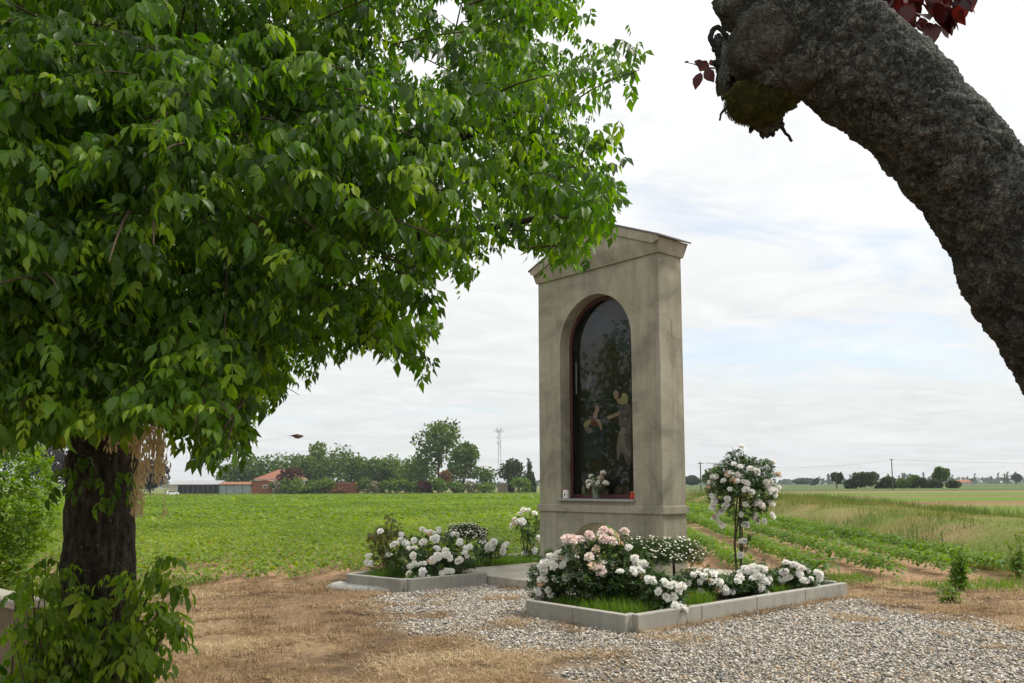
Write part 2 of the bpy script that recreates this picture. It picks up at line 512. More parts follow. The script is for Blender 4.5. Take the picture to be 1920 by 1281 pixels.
# ---- gravel: real pebbles
def ico():
    bm = bmesh.new(); bmesh.ops.create_icosphere(bm, subdivisions=1, radius=1)
    V = np.array([v.co[:] for v in bm.verts]); Fc = np.array([[v.index for v in f.verts] for f in bm.faces]); bm.free(); return V, Fc
IV, IF = ico()
OV = np.array([(1, 0, 0), (-1, 0, 0), (0, 1, 0), (0, -1, 0), (0, 0, 1), (0, 0, -1)], float); OF = np.array([(0, 2, 4), (2, 1, 4), (1, 3, 4), (3, 0, 4), (2, 0, 5), (1, 2, 5), (3, 1, 5), (0, 3, 5)])
def pebbles():
    n = 190000
    x = RNG.uniform(-2.4, 6.8, n); y = RNG.uniform(6.2, 13.6, n)
    uv, _ = projn(np.stack([x, y, np.zeros(n)], -1))
    m = gravel_mask(x, y)
    ok = (RNG.random(n) < m**1.2*1.0) & (uv[:, 0] > -20) & (uv[:, 0] < 2100) & (uv[:, 1] < 1330)
    # none inside the beds or under the platform
    rel = np.stack([x, y, 0*x], -1)-SO
    la, lb = rel@UA, rel@VB
    ok &= ~((la > -2.36) & (la < -.8) & (lb > -3.42) & (lb < .9)) & ~((la > -.9) & (la < 3.1) & (lb > -1.83)) & ~((la > 1.98) & (lb > -3.5) & (lb < -1))
    x, y = x[ok], y[ok]
    keep = RNG.random(len(x)) < 47000/max(len(x), 1)
    x, y = x[keep], y[keep]; k = len(x)
    s = RNG.gamma(5, .0084/5, k)+.003
    R = rot_xyz(RNG.uniform(-.5, .5, k), RNG.uniform(-.5, .5, k), RNG.uniform(0, 6.28, k))
    D = np.stack([RNG.uniform(.9, 1.5, k), RNG.uniform(.7, 1.1, k), RNG.uniform(.45, .85, k)], -1)*s[:, None]
    R = R*D[:, None, :]
    T = np.stack([x, y, terrain(x, y)+s*.35-.004], -1)
    V, Fc = scatter(OV, OF, R, T)
    V = V+(h3((V[:, 0]*9999).astype(int), (V[:, 1]*9999).astype(int), (V[:, 2]*9999).astype(int))[:, None]-.5)*.003
    tint = np.repeat(RNG.random(k), len(OV))
    m_, t_, o = material('pebble_stone'); q = NT(t_)
    f = q.noise(180, 4, .6)
    col = q.ramp(q.attr(), [(0, (.085, .09, .09)), (.13, (.16, .16, .15)), (.32, (.29, .27, .235)), (.55, (.42, .375, .315)), (.75, (.54, .49, .42)), (.88, (.65, .61, .55)), (.96, (.40, .29, .18))])
    col = q.mix(.3, col, q.ramp(f, [(.3, (.3, .3, .3)), (.7, (.7, .7, .7))]), 'OVERLAY')
    q.princ(o, col, .75, .25)
    tag(link('gravel', mesh_np('gravel', V, Fc, m_, tint, True)), 'pale and grey pebbles spread around the flower beds', 'gravel', kind='stuff')
pebbles()

# ---- blades of grass
def blades(n_or_pts, hgt, wid, lean, up, seed=0):
    """two-quad bent blades on the points P; returns V,F"""
    P = n_or_pts; n = len(P); r = np.random.default_rng(seed)
    az = r.uniform(0, 6.28, n); hh = hgt*r.uniform(.5, 1.3, n); ln = lean*r.uniform(.3, 1.3, n)
    d = np.stack([np.cos(az), np.sin(az), 0*az], -1); s = np.stack([-np.sin(az), np.cos(az), 0*az], -1)*(wid*r.uniform(.6, 1.3, n))[:, None]
    z = np.array([0, 0, 1.])
    a = hh*np.cos(ln); b = hh*np.sin(ln)
    p1 = P+d*(b*.35)[:, None]+z*(a*.62)[:, None]*up
    p2 = P+d*b[:, None]+z*(a)[:, None]*up
    V = np.stack([P-s, P+s, p1+s*.75, p1-s*.75, p2], 1).reshape(-1, 3)
    o = np.arange(n)*5
    Fq = np.stack([o, o+1, o+2, o+3], -1); Ft = np.stack([o+3, o+2, o+4, o+4], -1)
    Ft = np.stack([o+3, o+2, o+4], -1)
    T1 = np.stack([o, o+1, o+2], -1); T2 = np.stack([o, o+2, o+3], -1)
    return V, np.concatenate([T1, T2, Ft])
M['straw'] = m_leaf('dry_straw', [(0, (.17, .11, .06)), (.3, (.31, .215, .118)), (.65, (.47, .345, .195)), (1, (.62, .50, .33))], (1., .9, .75), .25, .8, .1)
M['grass'] = m_leaf('green_grass', [(0, (.045, .09, .012)), (.5, (.085, .16, .02)), (1, (.17, .25, .05))], (1.6, 1.7, .9), .4, .6, .2)
M['wild'] = m_leaf('wild_grass', [(0, (.065, .11, .018)), (.4, (.14, .175, .04)), (.65, (.26, .22, .085)), (1, (.40, .29, .15))], (1.3, 1.3, .9), .35, .7, .15)
def dry_grass():
    n = 760000
    x = RNG.uniform(-6.5, 8.5, n); y = RNG.uniform(5.6, 14.5, n)
    uv, _ = projn(np.stack([x, y, np.zeros(n)], -1))
    g = gravel_mask(x, y); fmm = field_mask(x, y)
    tuft = sstep(.42, .66, fb2(x*2.1, y*2.1, 3, 55))
    dens = (1-g)*(.12+.88*tuft)*(.5+.5*sstep(.38, .55, fb2(x*.8+5, y*.9, 3, 66)))*(1-fmm*.9)*np.interp(y, [6, 13], [1, .55])
    tg = sstep(.70, .76, fb2(x*1.6, y*2.2, 3, 91))*.5*(g > .5)
    rel = np.stack([x, y, 0*x], -1)-SO
    la, lb = rel@UA, rel@VB
    edge = np.exp(-((la+2.42)/.13)**2)*(lb > -3.4)*(lb < 1)*.8
    dens = np.maximum(dens, np.maximum(tg, edge))
    ok = (RNG.random(n) < dens) & (uv[:, 0] > -60) & (uv[:, 0] < 1990) & (uv[:, 1] < 1330)
    ok &= ~((la > -2.35) & (la < -.8) & (lb > -3.42) & (lb < .9)) & ~((la > -.9) & (la < 3.1) & (lb > -1.83)) & ~((la > 1.98) & (lb > -3.5) & (lb < 1))
    ok &= ~((x < -5.2) & (y > 7))
    x, y, tu = x[ok], y[ok], tuft[ok]
    P = np.stack([x, y, terrain(x, y)-.01], -1)
    k = len(P); r = np.random.default_rng(3); az = r.uniform(0, 6.28, k); lie = r.random(k) < .62
    ln = np.where(lie, r.uniform(.06, .17, k), r.uniform(.03, .10, k)); el_ = np.where(lie, np.abs(r.normal(0, .16, k)), r.uniform(.5, 1.4, k)); wd_b = r.uniform(.0016, .0045, k)*np.interp(P[:, 1], [6, 13], [.85, 1.5])
    P[:, 2] += np.where(lie, r.uniform(.004, .03, k), 0)
    D = np.stack([np.cos(az)*np.cos(el_), np.sin(az)*np.cos(el_), np.sin(el_)], -1)*ln[:, None]; Sd = np.stack([-np.sin(az), np.cos(az), 0*az], -1)*wd_b[:, None]
    V = np.stack([P-Sd, P+Sd, P+D], 1).reshape(-1, 3); Fc = np.arange(3*k).reshape(-1, 3)
    tn = np.clip(.18+.3*tu+(fb2(x*1.1, y*1.1, 3, 12)-.5)*1.1+RNG.normal(.08, .26, k), 0, 1)
    tag(link('dry_grass', mesh_np('dry_grass', V, Fc, M['straw'], np.repeat(tn, 3))), 'straw coloured dead grass lying over the bare soil', 'dry grass', kind='stuff')
dry_grass()

# ---- crop plants
def crop_proto(nl, rad, hgt, ls, seed):
    r = np.random.default_rng(seed); V = []; Q = []
    for k in range(nl):
        a = k*2.399+r.uniform(-.4, .4); t = (k+.5)/nl
        rr = rad*math.sqrt(t)*r.uniform(.8, 1.15); z = hgt*(1-.55*t*t)*r.uniform(.75, 1.08)
        c0 = np.array([rr*math.cos(a), rr*math.sin(a), z]); dr = np.array([math.cos(a), math.sin(a), -.25-.5*t+r.uniform(-.3, .3)]); dr /= np.linalg.norm(dr)
        sd_ = np.cross(dr, [0, 0, 1]); sd_ /= np.linalg.norm(sd_); l = ls*r.uniform(.75, 1.25)
        tl = r.uniform(-.35, .35); sd_ = sd_*math.cos(tl)+np.array([0, 0, 1])*math.sin(tl)
        o = len(V)
        V += [c0, c0+dr*l*.45+sd_*l*.36+np.array([0, 0, .1*l]), c0+dr*l, c0+dr*l*.45-sd_*l*.36+np.array([0, 0, .1*l])]
        Q.append([o, o+1, o+2, o+3])
    return np.array(V), np.array(Q)
M['crop'] = m_leaf('soybean_leaf', [(0, (.058, .108, .014)), (.45, (.115, .185, .022)), (.8, (.165, .245, .034)), (1, (.27, .33, .07))], (1.7, 1.6, .8), .38, .55, .25)
M['crop2'] = m_leaf('row_crop_leaf', [(0, (.055, .115, .012)), (.5, (.10, .19, .02)), (1, (.17, .265, .035))], (1.7, 1.6, .8), .36, .55, .25)
def crop_mesh(name, x, y, nl, rad, hgt, ls, mat, seed):
    r = np.random.default_rng(seed); Vs = []; Fs = []; Ts = []; off = 0
    var = r.integers(0, 4, len(x))
    tn0 = np.clip(fb2(x*.25, y*.25, 3, 21)*.9+.05+r.normal(0, .10, len(x)), 0, 1)
    for v in range(4):
        m = var == v; k = int(m.sum())
        if not k: continue
        PV, PF = crop_proto(nl, rad, hgt, ls, seed*10+v)
        R = rot_xyz(np.zeros(k), np.zeros(k), r.uniform(0, 6.28, k)); T = np.stack([x[m], y[m], terrain(x[m], y[m])], -1)
        V, Fc = scatter(PV, PF, R, T, r.uniform(.7, 1.25, k))
        tn = np.repeat(tn0[m], len(PV))+np.repeat(r.normal(0, .13, k*nl), 4)
        Vs.append(V); Fs.append(Fc+off); Ts.append(tn); off += len(V)
    return mesh_np(name, np.concatenate(Vs), np.concatenate(Fs), mat, np.clip(np.concatenate(Ts), 0, 1))
def vis(x, y, pad=40):
    uv, _ = projn(np.stack([x, y, terrain(x, y)], -1))
    return (uv[:, 0] > -pad) & (uv[:, 0] < 1920+pad)
ROWD = .105
def left_crop():
    parts = []
    # rows every .55 m, direction as the rows on the right
    off = np.arange(-30, 4.4, .62)
    x = []; y = []
    for o in off:
        yy_ = np.arange(11.5, 34, .14)+RNG.uniform(-.05, .05); x.append(o+ROWD*(yy_-15)+RNG.normal(0, .06, len(yy_))); y.append(yy_+RNG.normal(0, .05, len(yy_)))
    x = np.concatenate(x); y = np.concatenate(y)
    g = fb2(x*.8, y*.8, 3, 61); fmx = field_mask(x, y)
    thin = sstep(13, 20, y)*.35
    right = x > 1.4+ROWD*(y-15)
    ok = vis(x, y) & (RNG.random(len(x)) < fmx) & (g > .40-thin) & ~right
    x, y = x[ok], y[ok]
    tag(link('soybean_crop', crop_mesh('soybean_crop', x, y, 22, .20, .24, .088, M['crop'], 1)), 'bright green soybean plants at the near edge of the wide field', 'crop', kind='stuff')
    n = 12000; y = 33.2+(95-33.2)*RNG.random(n)**1.15; x = RNG.uniform(-.64, .35, n)*y
    ok = vis(x, y) & (x < xfoot(y)-.4); x, y = x[ok], y[ok]
    tag(link('soybean_crop', crop_mesh('soybean_crop', x, y, 8, .36, .28, .225, M['crop'], 2)), 'soybean canopy across the middle of the wide field', 'crop', kind='stuff')
    n = 20000; y = 94+(275-95)*RNG.random(n)**.8; x = RNG.uniform(-.64, .12, n)*y
    ok = vis(x, y); x, y = x[ok], y[ok]
    tag(link('soybean_crop', crop_mesh('soybean_crop', x, y, 3, .60, .30, .68, M['crop'], 3)), 'smooth green far end of the soybean field before the hedges', 'crop', kind='stuff')
left_crop()
ROWLAB = ['soybean row running along the foot of the grassy bank', 'soybean row second from the foot of the grassy bank', 'soybean row third from the grassy bank', 'soybean row fourth from the grassy bank', 'soybean row fifth from the grassy bank, behind the standard rose', 'soybean row sixth from the grassy bank', 'soybean row seventh from the grassy bank, passing behind the shrine']
for k in range(7):
    r = np.random.default_rng(100+k)
    yy_ = np.arange(12.9, 75, .08); yy_ = yy_[r.random(len(yy_)) < np.interp(yy_, [13, 30, 75], [1, .8, .4])]
    x = [8.6, 7.62, 6.6, 5.5, 4.4, 3.3, 2.2][k]+ROWD*(yy_-20)+r.normal(0, .04, len(yy_))
    end = 13.6+[.3, .5, .0, -.1, .2, .4, .6][k]
    ok = vis(x, yy_) & ((yy_ > end) | (r.random(len(yy_)) < .25)) & (fb2(x*.8, yy_*.8, 2, 200+k) > .22) & (field_mask(x, yy_) > .1)
    tag(link('crop_row', crop_mesh('crop_row', x[ok], yy_[ok], 18, .165, .31, .085, M['crop2'], 40+k)), ROWLAB[k], 'crop row', 'soybean rows right of the shrine', 'stuff')

# ---- grass of the bank, the verge and the left corner
def bank_grass():
    n = 66000
    y = 13.2+(95-13.2)*RNG.random(n)**1.9; t_ = RNG.uniform(-.25, 1, n); t_ = np.where(t_ > 0, t_*(6+y*.12), t_*1.2); x = xfoot(y)+t_
    uv, _ = projn(np.stack([x, y, terrain(x, y)], -1))
    cl = fb2(x*.8, y*.5, 3, 70)
    ok = (uv[:, 0] < 1980) & (RNG.random(n) < (.5+.7*sstep(.32, .55, cl)))
    x, y, cl = x[ok], y[ok], cl[ok]
    P = np.stack([x, y, terrain(x, y)-.02], -1)
    sz = np.interp(y, [13, 40, 95], [1, 1.5, 2.6])
    V, Fc = blades(P, .20*sz*(.35+1.3*sstep(.35, .7, cl)), .0042*sz, .95, 1, 5)
    tn = np.clip(.34+(.5-cl)*1.5+(fb2(x*.5, y*.3, 3, 71)-.5)*1.8+RNG.normal(0, .14, len(x)), 0, 1)
    tag(link('wild_grass', mesh_np('wild_grass', V, Fc, M['wild'], np.repeat(tn, 5))), 'tall wild grass, part green and part dry, on the bank', 'grass', kind='stuff')
    n = 30000
    x = RNG.uniform(3.8, 10, n); y = RNG.uniform(11.5, 15.2, n)
    d = sstep(.38, .55, fb2(x*1.2, y*1.2, 3, 15))*sstep(1.1, .1, np.abs(y-yb(x)-.35))
    ok = RNG.random(n) < d
    P = np.stack([x[ok], y[ok], terrain(x[ok], y[ok])-.01], -1)
    x2 = RNG.uniform(-9, -4.7, 16000); y2 = RNG.uniform(8.2, 14, 16000)
    ok2 = (x2 < -4.9+(y2-11)*.15+RNG.normal(0, .3, 16000))
    P = np.concatenate([P, np.stack([x2[ok2], y2[ok2], terrain(x2[ok2], y2[ok2])-.01], -1)])
    V, Fc = blades(P, .11, .004, .7, 1, 6)
    tn = np.clip(RNG.normal(.65, .2, len(P)), 0, 1)
    tag(link('verge_grass', mesh_np('verge_grass', V, Fc, M['grass'], np.repeat(tn, 5))), 'short green weeds along the edge of the field', 'grass', kind='stuff')
bank_grass()

# ================================================================== SHRINE
SW, SD_, ZB, ZT = 2.7233, .5533, .13, 5.05
sh = thing('wayside_shrine', 'tall grey cement wayside shrine with arched glazed niche and gabled top', 'shrine', mat=SHM @ Matrix.Translation((0, 0, 0)))
def sx(a): return -a
def arc(cx, cz, r, a0, a1, n): return [(cx+r*math.cos(a0+(a1-a0)*i/n), cz+r*math.sin(a0+(a1-a0)*i/n)) for i in range(n+1)]
CX = -SW/2
# pedestal with a low arch right through it
ped = [(0, ZB), (0, 1.045), (-SW, 1.045), (-SW, ZB)]+arc(CX, .19, .70, math.pi, 0, 28)
ped = [(-SW, ZB), (CX-.70, ZB)]+arc(CX, .19, .70, math.pi, 0, 28)+[(CX+.70, ZB), (0, ZB), (0, 1.045), (-SW, 1.045)]
MB().prism(ped, [], 0, SD_).build('pedestal', M['render'], sh)
# shaft: front with the arched niche, back wall behind
NI_L, NI_R, NZ0, NSP, NR = -2.19, -.57, 1.165, 3.82, .81
ncx = (NI_L+NI_R)/2
nich = [(NI_R, 1.25)]+arc(ncx, NSP, NR, 0, math.pi, 36)+[(NI_L, 1.25)]
b = MB(); b.prism([(-SW, 1.16), (0, 1.16), (0, ZT+.004), (-SW, ZT+.004)], [nich], 0, .42, back=False)
b.box(-SW, 0, .42, SD_, 1.16, ZT+.004)
b.build('shaft', M['render'], sh, fix=False)
bd = MB(); bd.box(-SW-.035, .035, -.035, SD_+.035, 1.045, 1.163); bd.build('string_course', M['render'], sh, bevel=.008)
# thin pilaster strip lines on the pedestal front (raised corner piers)
MB().box(-SW+.0, -2.30, -.006, .01, ZB, 1.044).build('corner_pier', M['render'], sh)
MB().box(-.42, -.0, -.006, .01, ZB, 1.044).build('corner_pier', M['render'], sh)
# pediment block, flaring upwards
def pediment():
    o0, o1 = .030, .085; zt = 5.275; apex = 5.845
    V = []; 
    for (o, z) in ((o0, ZT), (o1, zt)):
        V += [(-SW-o, -o, z), (o, -o, z), (o, SD_+o, z), (-SW-o, SD_+o, z)]
    V += [(CX, -o1, apex), (CX, SD_+o1, apex)]
    Fc = [(0, 3, 2, 1), (0, 1, 5, 4), (1, 2, 6, 5), (2, 3, 7, 6), (3, 0, 4, 7), (4, 5, 8), (6, 7, 9), (5, 6, 9, 8), (7, 4, 8, 9)]
    p = MB().add(V, Fc).build('pediment', M['render'], sh)
    # raking mouldings, proud of the tympanum
    for s in (-1, 1):
        xe = CX+s*(SW/2+o1); 
        dx, dz = CX-xe, apex-zt; l = math.hypot(dx, dz); tx, tz = dx/l, dz/l; nxx, nzz = (-tz, tx) if s < 0 else (tz, -tx)
        wd = .125
        a0 = (xe+tx*.02, zt+tz*.02); 
        P = [(xe+s*.004, zt-.135), (xe+s*.004, zt+.004), (CX, apex+.004), (CX, apex-wd/abs(tx)+.01), (xe-s*.16, zt-.135+.02)]
        # band along the slope
        P = [(xe+s*.006, zt+.006), (CX, apex+.006), (CX, apex-.135), (xe-s*.135, zt-.135+.135*abs(dz/dx))]
        P[3] = (xe-s*.10, zt+.10*abs(dz/dx)-.135)
        P = P+[(xe+s*.006, zt-.06)]
        MB().prism(P if s < 0 else P[::-1], [], -o1-.028, -o1+.01).build('raking_moulding', M['render'], p)
    return p
pediment()
# repaired patch on the side wall
b = MB(); pp = [(.0005, .36+.085*math.cos(a_)*(1+.25*math.sin(3*a_+1)), 3.93+.17*math.sin(a_)*(1+.18*math.sin(2*a_))) for a_ in np.linspace(0, 6.2832, 22)[:-1]]
b.add([(p[0]+.004, p[1], p[2]) for p in pp], [tuple(range(len(pp)))]); b.build('plaster_patch', M['reveal'], sh, fix=False)
# sheet roof
for s in (-1, 1):
    xe = CX+s*(SW/2+.135); z0 = 5.275-(.135-.085)*(.57/(SW/2+.085)); 
    P = [(CX, 5.862), (xe, z0+.014), (xe, z0+.040), (CX, 5.888)]
    MB().prism(P if s > 0 else P[::-1], [], -.125, SD_+.11).build('roof_sheet', M['roof'], sh)
# sill
MB().box(NI_L-.05, NI_R+.03, -.055, .415, 1.228, 1.262).build('sill', M['sill'], sh, bevel=.004)
# niche lining behind the glass
MB().box(NI_L+.003, NI_L+.013, .262, .415, 1.264, NSP).build('niche_lining', M['niche'], sh)
MB().box(NI_R-.013, NI_R-.003, .262, .415, 1.264, NSP).build('niche_lining', M['niche'], sh)
# glazed door
door = MB()
def arch_ring(r0, r1, z0, y0, y1, inset):
    L0, R0 = NI_L+inset, NI_R-inset
    outer = [(L0, z0), (R0, z0)]+arc(ncx, NSP, NR-inset, 0, math.pi, 36)
    L1, R1 = L0+r1, R0-r1
    inner = [(L1, z0+r1), (R1, z0+r1)]+arc(ncx, NSP, NR-inset-r1, 0, math.pi, 36)
    return MB().prism(outer, [inner], y0, y1)
dr = arch_ring(0, .040, 1.266, .225, .262, .004).build('glazed_door', M['frame'], sh)
arch_ring(0, .022, 1.308, .215, .232, .046).build('inner_bead', M['frame'], dr)
gl = [(NI_L+.045, 1.305), (NI_R-.045, 1.305)]+arc(ncx, NSP, NR-.045, 0, math.pi, 36)
g_ = MB(); g_.add([(p[0], .246, p[1]) for p in gl], [tuple(range(len(gl)))]); g_.build('glass_pane', M['glass'], dr, fix=False)
MB().box(NI_L+.02, NI_L+.034, .200, .226, 1.72, 1.86).build('lock_plate', M['frame'], dr)
# painting on the niche's back wall (plain stand-in figures)
M['p_dark'] = None
def m_paint():
    m, t, o = material('dark_canvas'); q = NT(t)
    f = q.noise(2.2, 6, .6, dist=1.0); f2 = q.noise(7, 5, .6)
    c_ = q.ramp(f, [(.3, (.012, .014, .010)), (.5, (.026, .027, .016)), (.68, (.042, .033, .018)), (.85, (.055, .050, .034))])
    c_ = q.mix(q.rng(f2, .55, .8, 0, .35), c_, (.03, .035, .03))
    q.princ(o, c_, .55, .3, q.bump(f2, .1, .001)); return m
pc = thing('altar_painting', 'dark arched painting of two robed figures behind the shrine glass', 'painting', mat=SHM @ Matrix.Translation((0, 0, 0)))
pa = [(NI_L+.018, 1.27), (NI_R-.018, 1.27)]+arc(ncx, NSP, NR-.018, 0, math.pi, 36)
MB().prism(pa, [], .398, .412).build('canvas', m_paint(), pc)
def mp(n, c1, c2): return m_simple(n, c1, c2, 9, .6, .25)
PM = dict(flesh=mp('paint_flesh', (.62, .42, .30), (.45, .28, .19)), ochre=mp('paint_ochre', (.60, .55, .28), (.44, .38, .19)), red=mp('paint_red', (.24, .075, .06), (.14, .045, .04)), mauve=mp('paint_mauve', (.27, .205, .205), (.12, .085, .09)), blue=mp('paint_blue', (.055, .075, .08), (.03, .04, .042)), hair=mp('paint_hair', (.055, .036, .026), (.03, .022, .016)), cream=mp('paint_cream', (.42, .33, .28), (.25, .19, .165)), sky=mp('paint_sky', (.07, .085, .10), (.05, .05, .07)), leafy=mp('paint_brown', (.075, .055, .03), (.03, .026, .016)))
_pk = [0]
def blob(name, pts, mat):
    """smooth closed outline through pts (pixels of the picture, on the canvas plane)"""
    q = []
    for (u, v) in pts:
        d = ray(u, v); yb_ = .397; P0 = SO+yb_*VB; t_ = ((P0-CAM)@VB)/(d@VB); P = CAM+t_*d; q.append((-float((P-SO)@UA), float(P[2])))
    n = len(q); sm = []
    for i_ in range(n):
        p0, p1, p2, p3 = [np.array(q[(i_+k) % n]) for k in (-1, 0, 1, 2)]
        for t_ in (0, .25, .5, .75):
            sm.append(tuple(.5*((2*p1)+(-p0+p2)*t_+(2*p0-5*p1+4*p2-p3)*t_*t_+(-p0+3*p1-3*p2+p3)*t_**3)))
    ar = sum(sm[i_][0]*sm[(i_+1) % len(sm)][1]-sm[(i_+1) % len(sm)][0]*sm[i_][1] for i_ in range(len(sm)))
    if ar < 0: sm = sm[::-1]
    _pk[0] += 1
    y1 = .3978-.0006*_pk[0]
    MB().prism(sm, [], y1, .3979).build(name, mat, pc)
blob('painted_sky', [(1092, 600), (1130, 585), (1180, 620), (1183, 660), (1160, 650), (1140, 625), (1110, 640), (1094, 650)], PM['sky'])
blob('painted_robe', [(1161, 757), (1172, 753), (1183, 765), (1184, 800), (1183, 870), (1174, 866), (1166, 850), (1159, 864), (1156, 835), (1163, 806), (1159, 785)], PM['mauve'])
blob('painted_tree', [(1105, 660), (1130, 640), (1158, 665), (1160, 700), (1135, 725), (1108, 715)], PM['leafy'])
blob('painted_skirt', [(1160, 812), (1170, 800), (1172, 830), (1182, 855), (1172, 850), (1164, 846), (1158, 862), (1157, 840)], PM['cream'])
blob('painted_sleeve', [(1163, 741), (1172, 737), (1178, 745), (1175, 756), (1165, 758), (1160, 750)], PM['ochre'])
blob('painted_neck', [(1155, 745), (1160, 744), (1166, 752), (1160, 758)], PM['flesh'])
blob('painted_arm', [(1139, 781), (1149, 777), (1160, 772), (1162, 778), (1150, 783), (1141, 786)], PM['flesh'])
blob('painted_hair', [(1150, 731), (1157, 726), (1165, 731), (1166, 742), (1160, 748), (1154, 742)], PM['hair'])
blob('painted_head', [(1151, 735), (1156, 732), (1160, 737), (1159, 745), (1154, 748), (1151, 742)], PM['flesh'])
blob('painted_cloak', [(1096, 800), (1104, 788), (1116, 782), (1124, 790), (1132, 815), (1128, 870), (1112, 880), (1098, 860), (1094, 820)], PM['blue'])
blob('painted_bodice', [(1103, 790), (1112, 780), (1122, 785), (1124, 796), (1112, 800)], PM['red'])
blob('painted_sleeve', [(1095, 794), (1102, 788), (1109, 788), (1104, 799), (1096, 801)], PM['ochre'])
blob('painted_hair', [(1112, 763), (1117, 755), (1125, 757), (1127, 768), (1122, 778), (1112, 778)], PM['hair'])
blob('painted_head', [(1117, 761), (1122, 760), (1124, 767), (1121, 774), (1117, 773)], PM['flesh'])
blob('painted_neck', [(1115, 772), (1119, 774), (1121, 782), (1113, 783)], PM['flesh'])
blob('painted_hand', [(1118, 786), (1125, 788), (1129, 798), (1128, 808), (1123, 797)], PM['flesh'])
blob('painted_cherub', [(1104, 697), (1107, 693), (1110, 698), (1107, 702)], PM['mauve'])
blob('painted_cherub', [(1104, 702), (1110, 702), (1110, 716), (1105, 718)], PM['mauve'])
blob('painted_cherub', [(1102, 717), (1106, 717), (1104, 734), (1101, 732)], PM['mauve'])
blob('painted_cuff', [(1097, 803), (1106, 801), (1111, 808), (1104, 813)], PM['cream'])
blob('painted_hem', [(1102, 866), (1120, 860), (1130, 872), (1124, 885), (1106, 882)], PM['leafy'])
blob('painted_cherub', [(1171, 667), (1175, 664), (1178, 669), (1174, 673)], PM['mauve'])
blob('painted_cherub', [(1169, 674), (1178, 674), (1179, 686), (1171, 690)], PM['mauve'])
blob('painted_cherub', [(1165, 688), (1173, 688), (1170, 700), (1164, 702)], PM['mauve'])
# unlit lamp tube fixed inside at the left jamb
lt = thing('lamp_tube', 'thin unlit lamp tube on a bracket inside the niche', 'lamp', mat=SHM @ Matrix.Translation((NI_L+.095, .30, 3.05)))
M['tube'] = m_simple('lamp_glass', (.55, .66, .60), (.5, .6, .55), 5, .3)
MB().tube([(0, 0, 0), (0, 0, .55)], .011, 8).build('tube', M['tube'], lt)
MB().box(-.08, .0, .008, .022, .35, .37).build('bracket', M['frame'], lt)
# things on the sill
def sillpt(u, v, bb):
    d = ray(u, v); P0 = SO+bb*VB; t_ = ((P0-CAM)@VB)/(d@VB); P = CAM+t_*d; return -float((P-SO)@UA)
M['white_wax'] = m_simple('white_plastic', (.74, .72, .68), (.66, .64, .6), 8, .45)
M['red_wax'] = m_simple('red_plastic', (.42, .015, .012), (.33, .012, .01), 8, .3, .5)
M['black'] = m_simple('black_print', (.02, .02, .02), None, 8)
M['gold'] = m_simple('gold_cap', (.45, .30, .10), None, 8, .35, .5, metal=.8)
xc = sillpt(1061, 930, .02)
cnd = thing('votive_candle', 'white votive candle with red cap on the shrine sill', 'candle', mat=SHM @ Matrix.Translation((xc, .02, 1.263)))
MB().lathe([(.044, 0), (.05, .006), (.05, .12), (.044, .128)], 16).build('body', M['white_wax'], cnd)
MB().lathe([(.046, .128), (.046, .138), (.02, .146)], 14).build('cap', M['white_wax'], cnd)
MB().lathe([(.012, .146), (.016, .152), (.008, .166)], 10).build('finial', M['red_wax'], cnd)
MB().box(.012, .03, -.052, -.044, .05, .078).build('emblem', M['black'], cnd)
xc = sillpt(1187, 932, .02)
cnd = thing('votive_candle', 'red votive candle at the right end of the shrine sill', 'candle', mat=SHM @ Matrix.Translation((xc, .02, 1.263)))
MB().lathe([(.042, 0), (.046, .005), (.046, .10), (.04, .108)], 16).build('body', M['red_wax'], cnd)
MB().lathe([(.044, .108), (.044, .116), (.016, .126)], 14).build('cap', M['gold'], cnd)
xc = sillpt(1092, 920, .30)
ov = thing('oval_plaque', 'small pale oval plaque leaning inside the glass beside the flower vase', 'plaque', mat=SHM @ Matrix.Translation((xc, .33, 1.275)))
MB().prism(arc(0, .12, .1, 0, 2*math.pi, 20)[:-1], [], 0, .012).build('border', M['black'], ov).scale = (.55, 1, 1)
MB().prism(arc(0, .12, .08, 0, 2*math.pi, 20)[:-1], [], -.006, .0).build('face', mp('plaque_face', (.4, .38, .26), (.22, .22, .14)), ov).scale = (.5, 1, 1)

# ------------------------------------------------------------------ flowers
def petal_mesh(name, rings, mat, seed, R=1.):
    """a double bloom: rings of cupped petals"""
    r = np.random.default_rng(seed); V = []; Q = []
    for (n, rad, open_, z0, ln, wd) in rings:
        ph = r.uniform(0, 6.28)
        for k in range(n):
            a = ph+6.2832*k/n+r.uniform(-.12, .12); op = open_+r.uniform(-.12, .12); l = ln*r.uniform(.9, 1.12)
            d = np.array([math.cos(a), math.sin(a), 0]); s = np.array([-math.sin(a), math.cos(a), 0]); o = len(V)
            for (t, wv, bow) in ((0, .35, 0), (.35, .85, .10), (.72, 1., .02), (1., .55, -.14)):
                an = op*(.55+.6*t)
                p = d*(rad+l*t*math.sin(an))+np.array([0, 0, z0+l*t*math.cos(an)])
                for sv in (-1, 0, 1):
                    cup = (1-abs(sv))*0.0+abs(sv)*.16*wd
                    q_ = p+s*sv*wd*wv*.5-d*abs(sv)*cup*.9+np.array([0, 0, abs(sv)*cup*.35]); V.append(q_+r.normal(0, .012, 3))
            for i_ in range(3):
                for j_ in range(2):
                    b0 = o+i_*3+j_; Q.append([b0, b0+1, b0+4, b0+3])
    return mesh_np(name, np.array(V)*R, np.array(Q), mat, smooth=True)
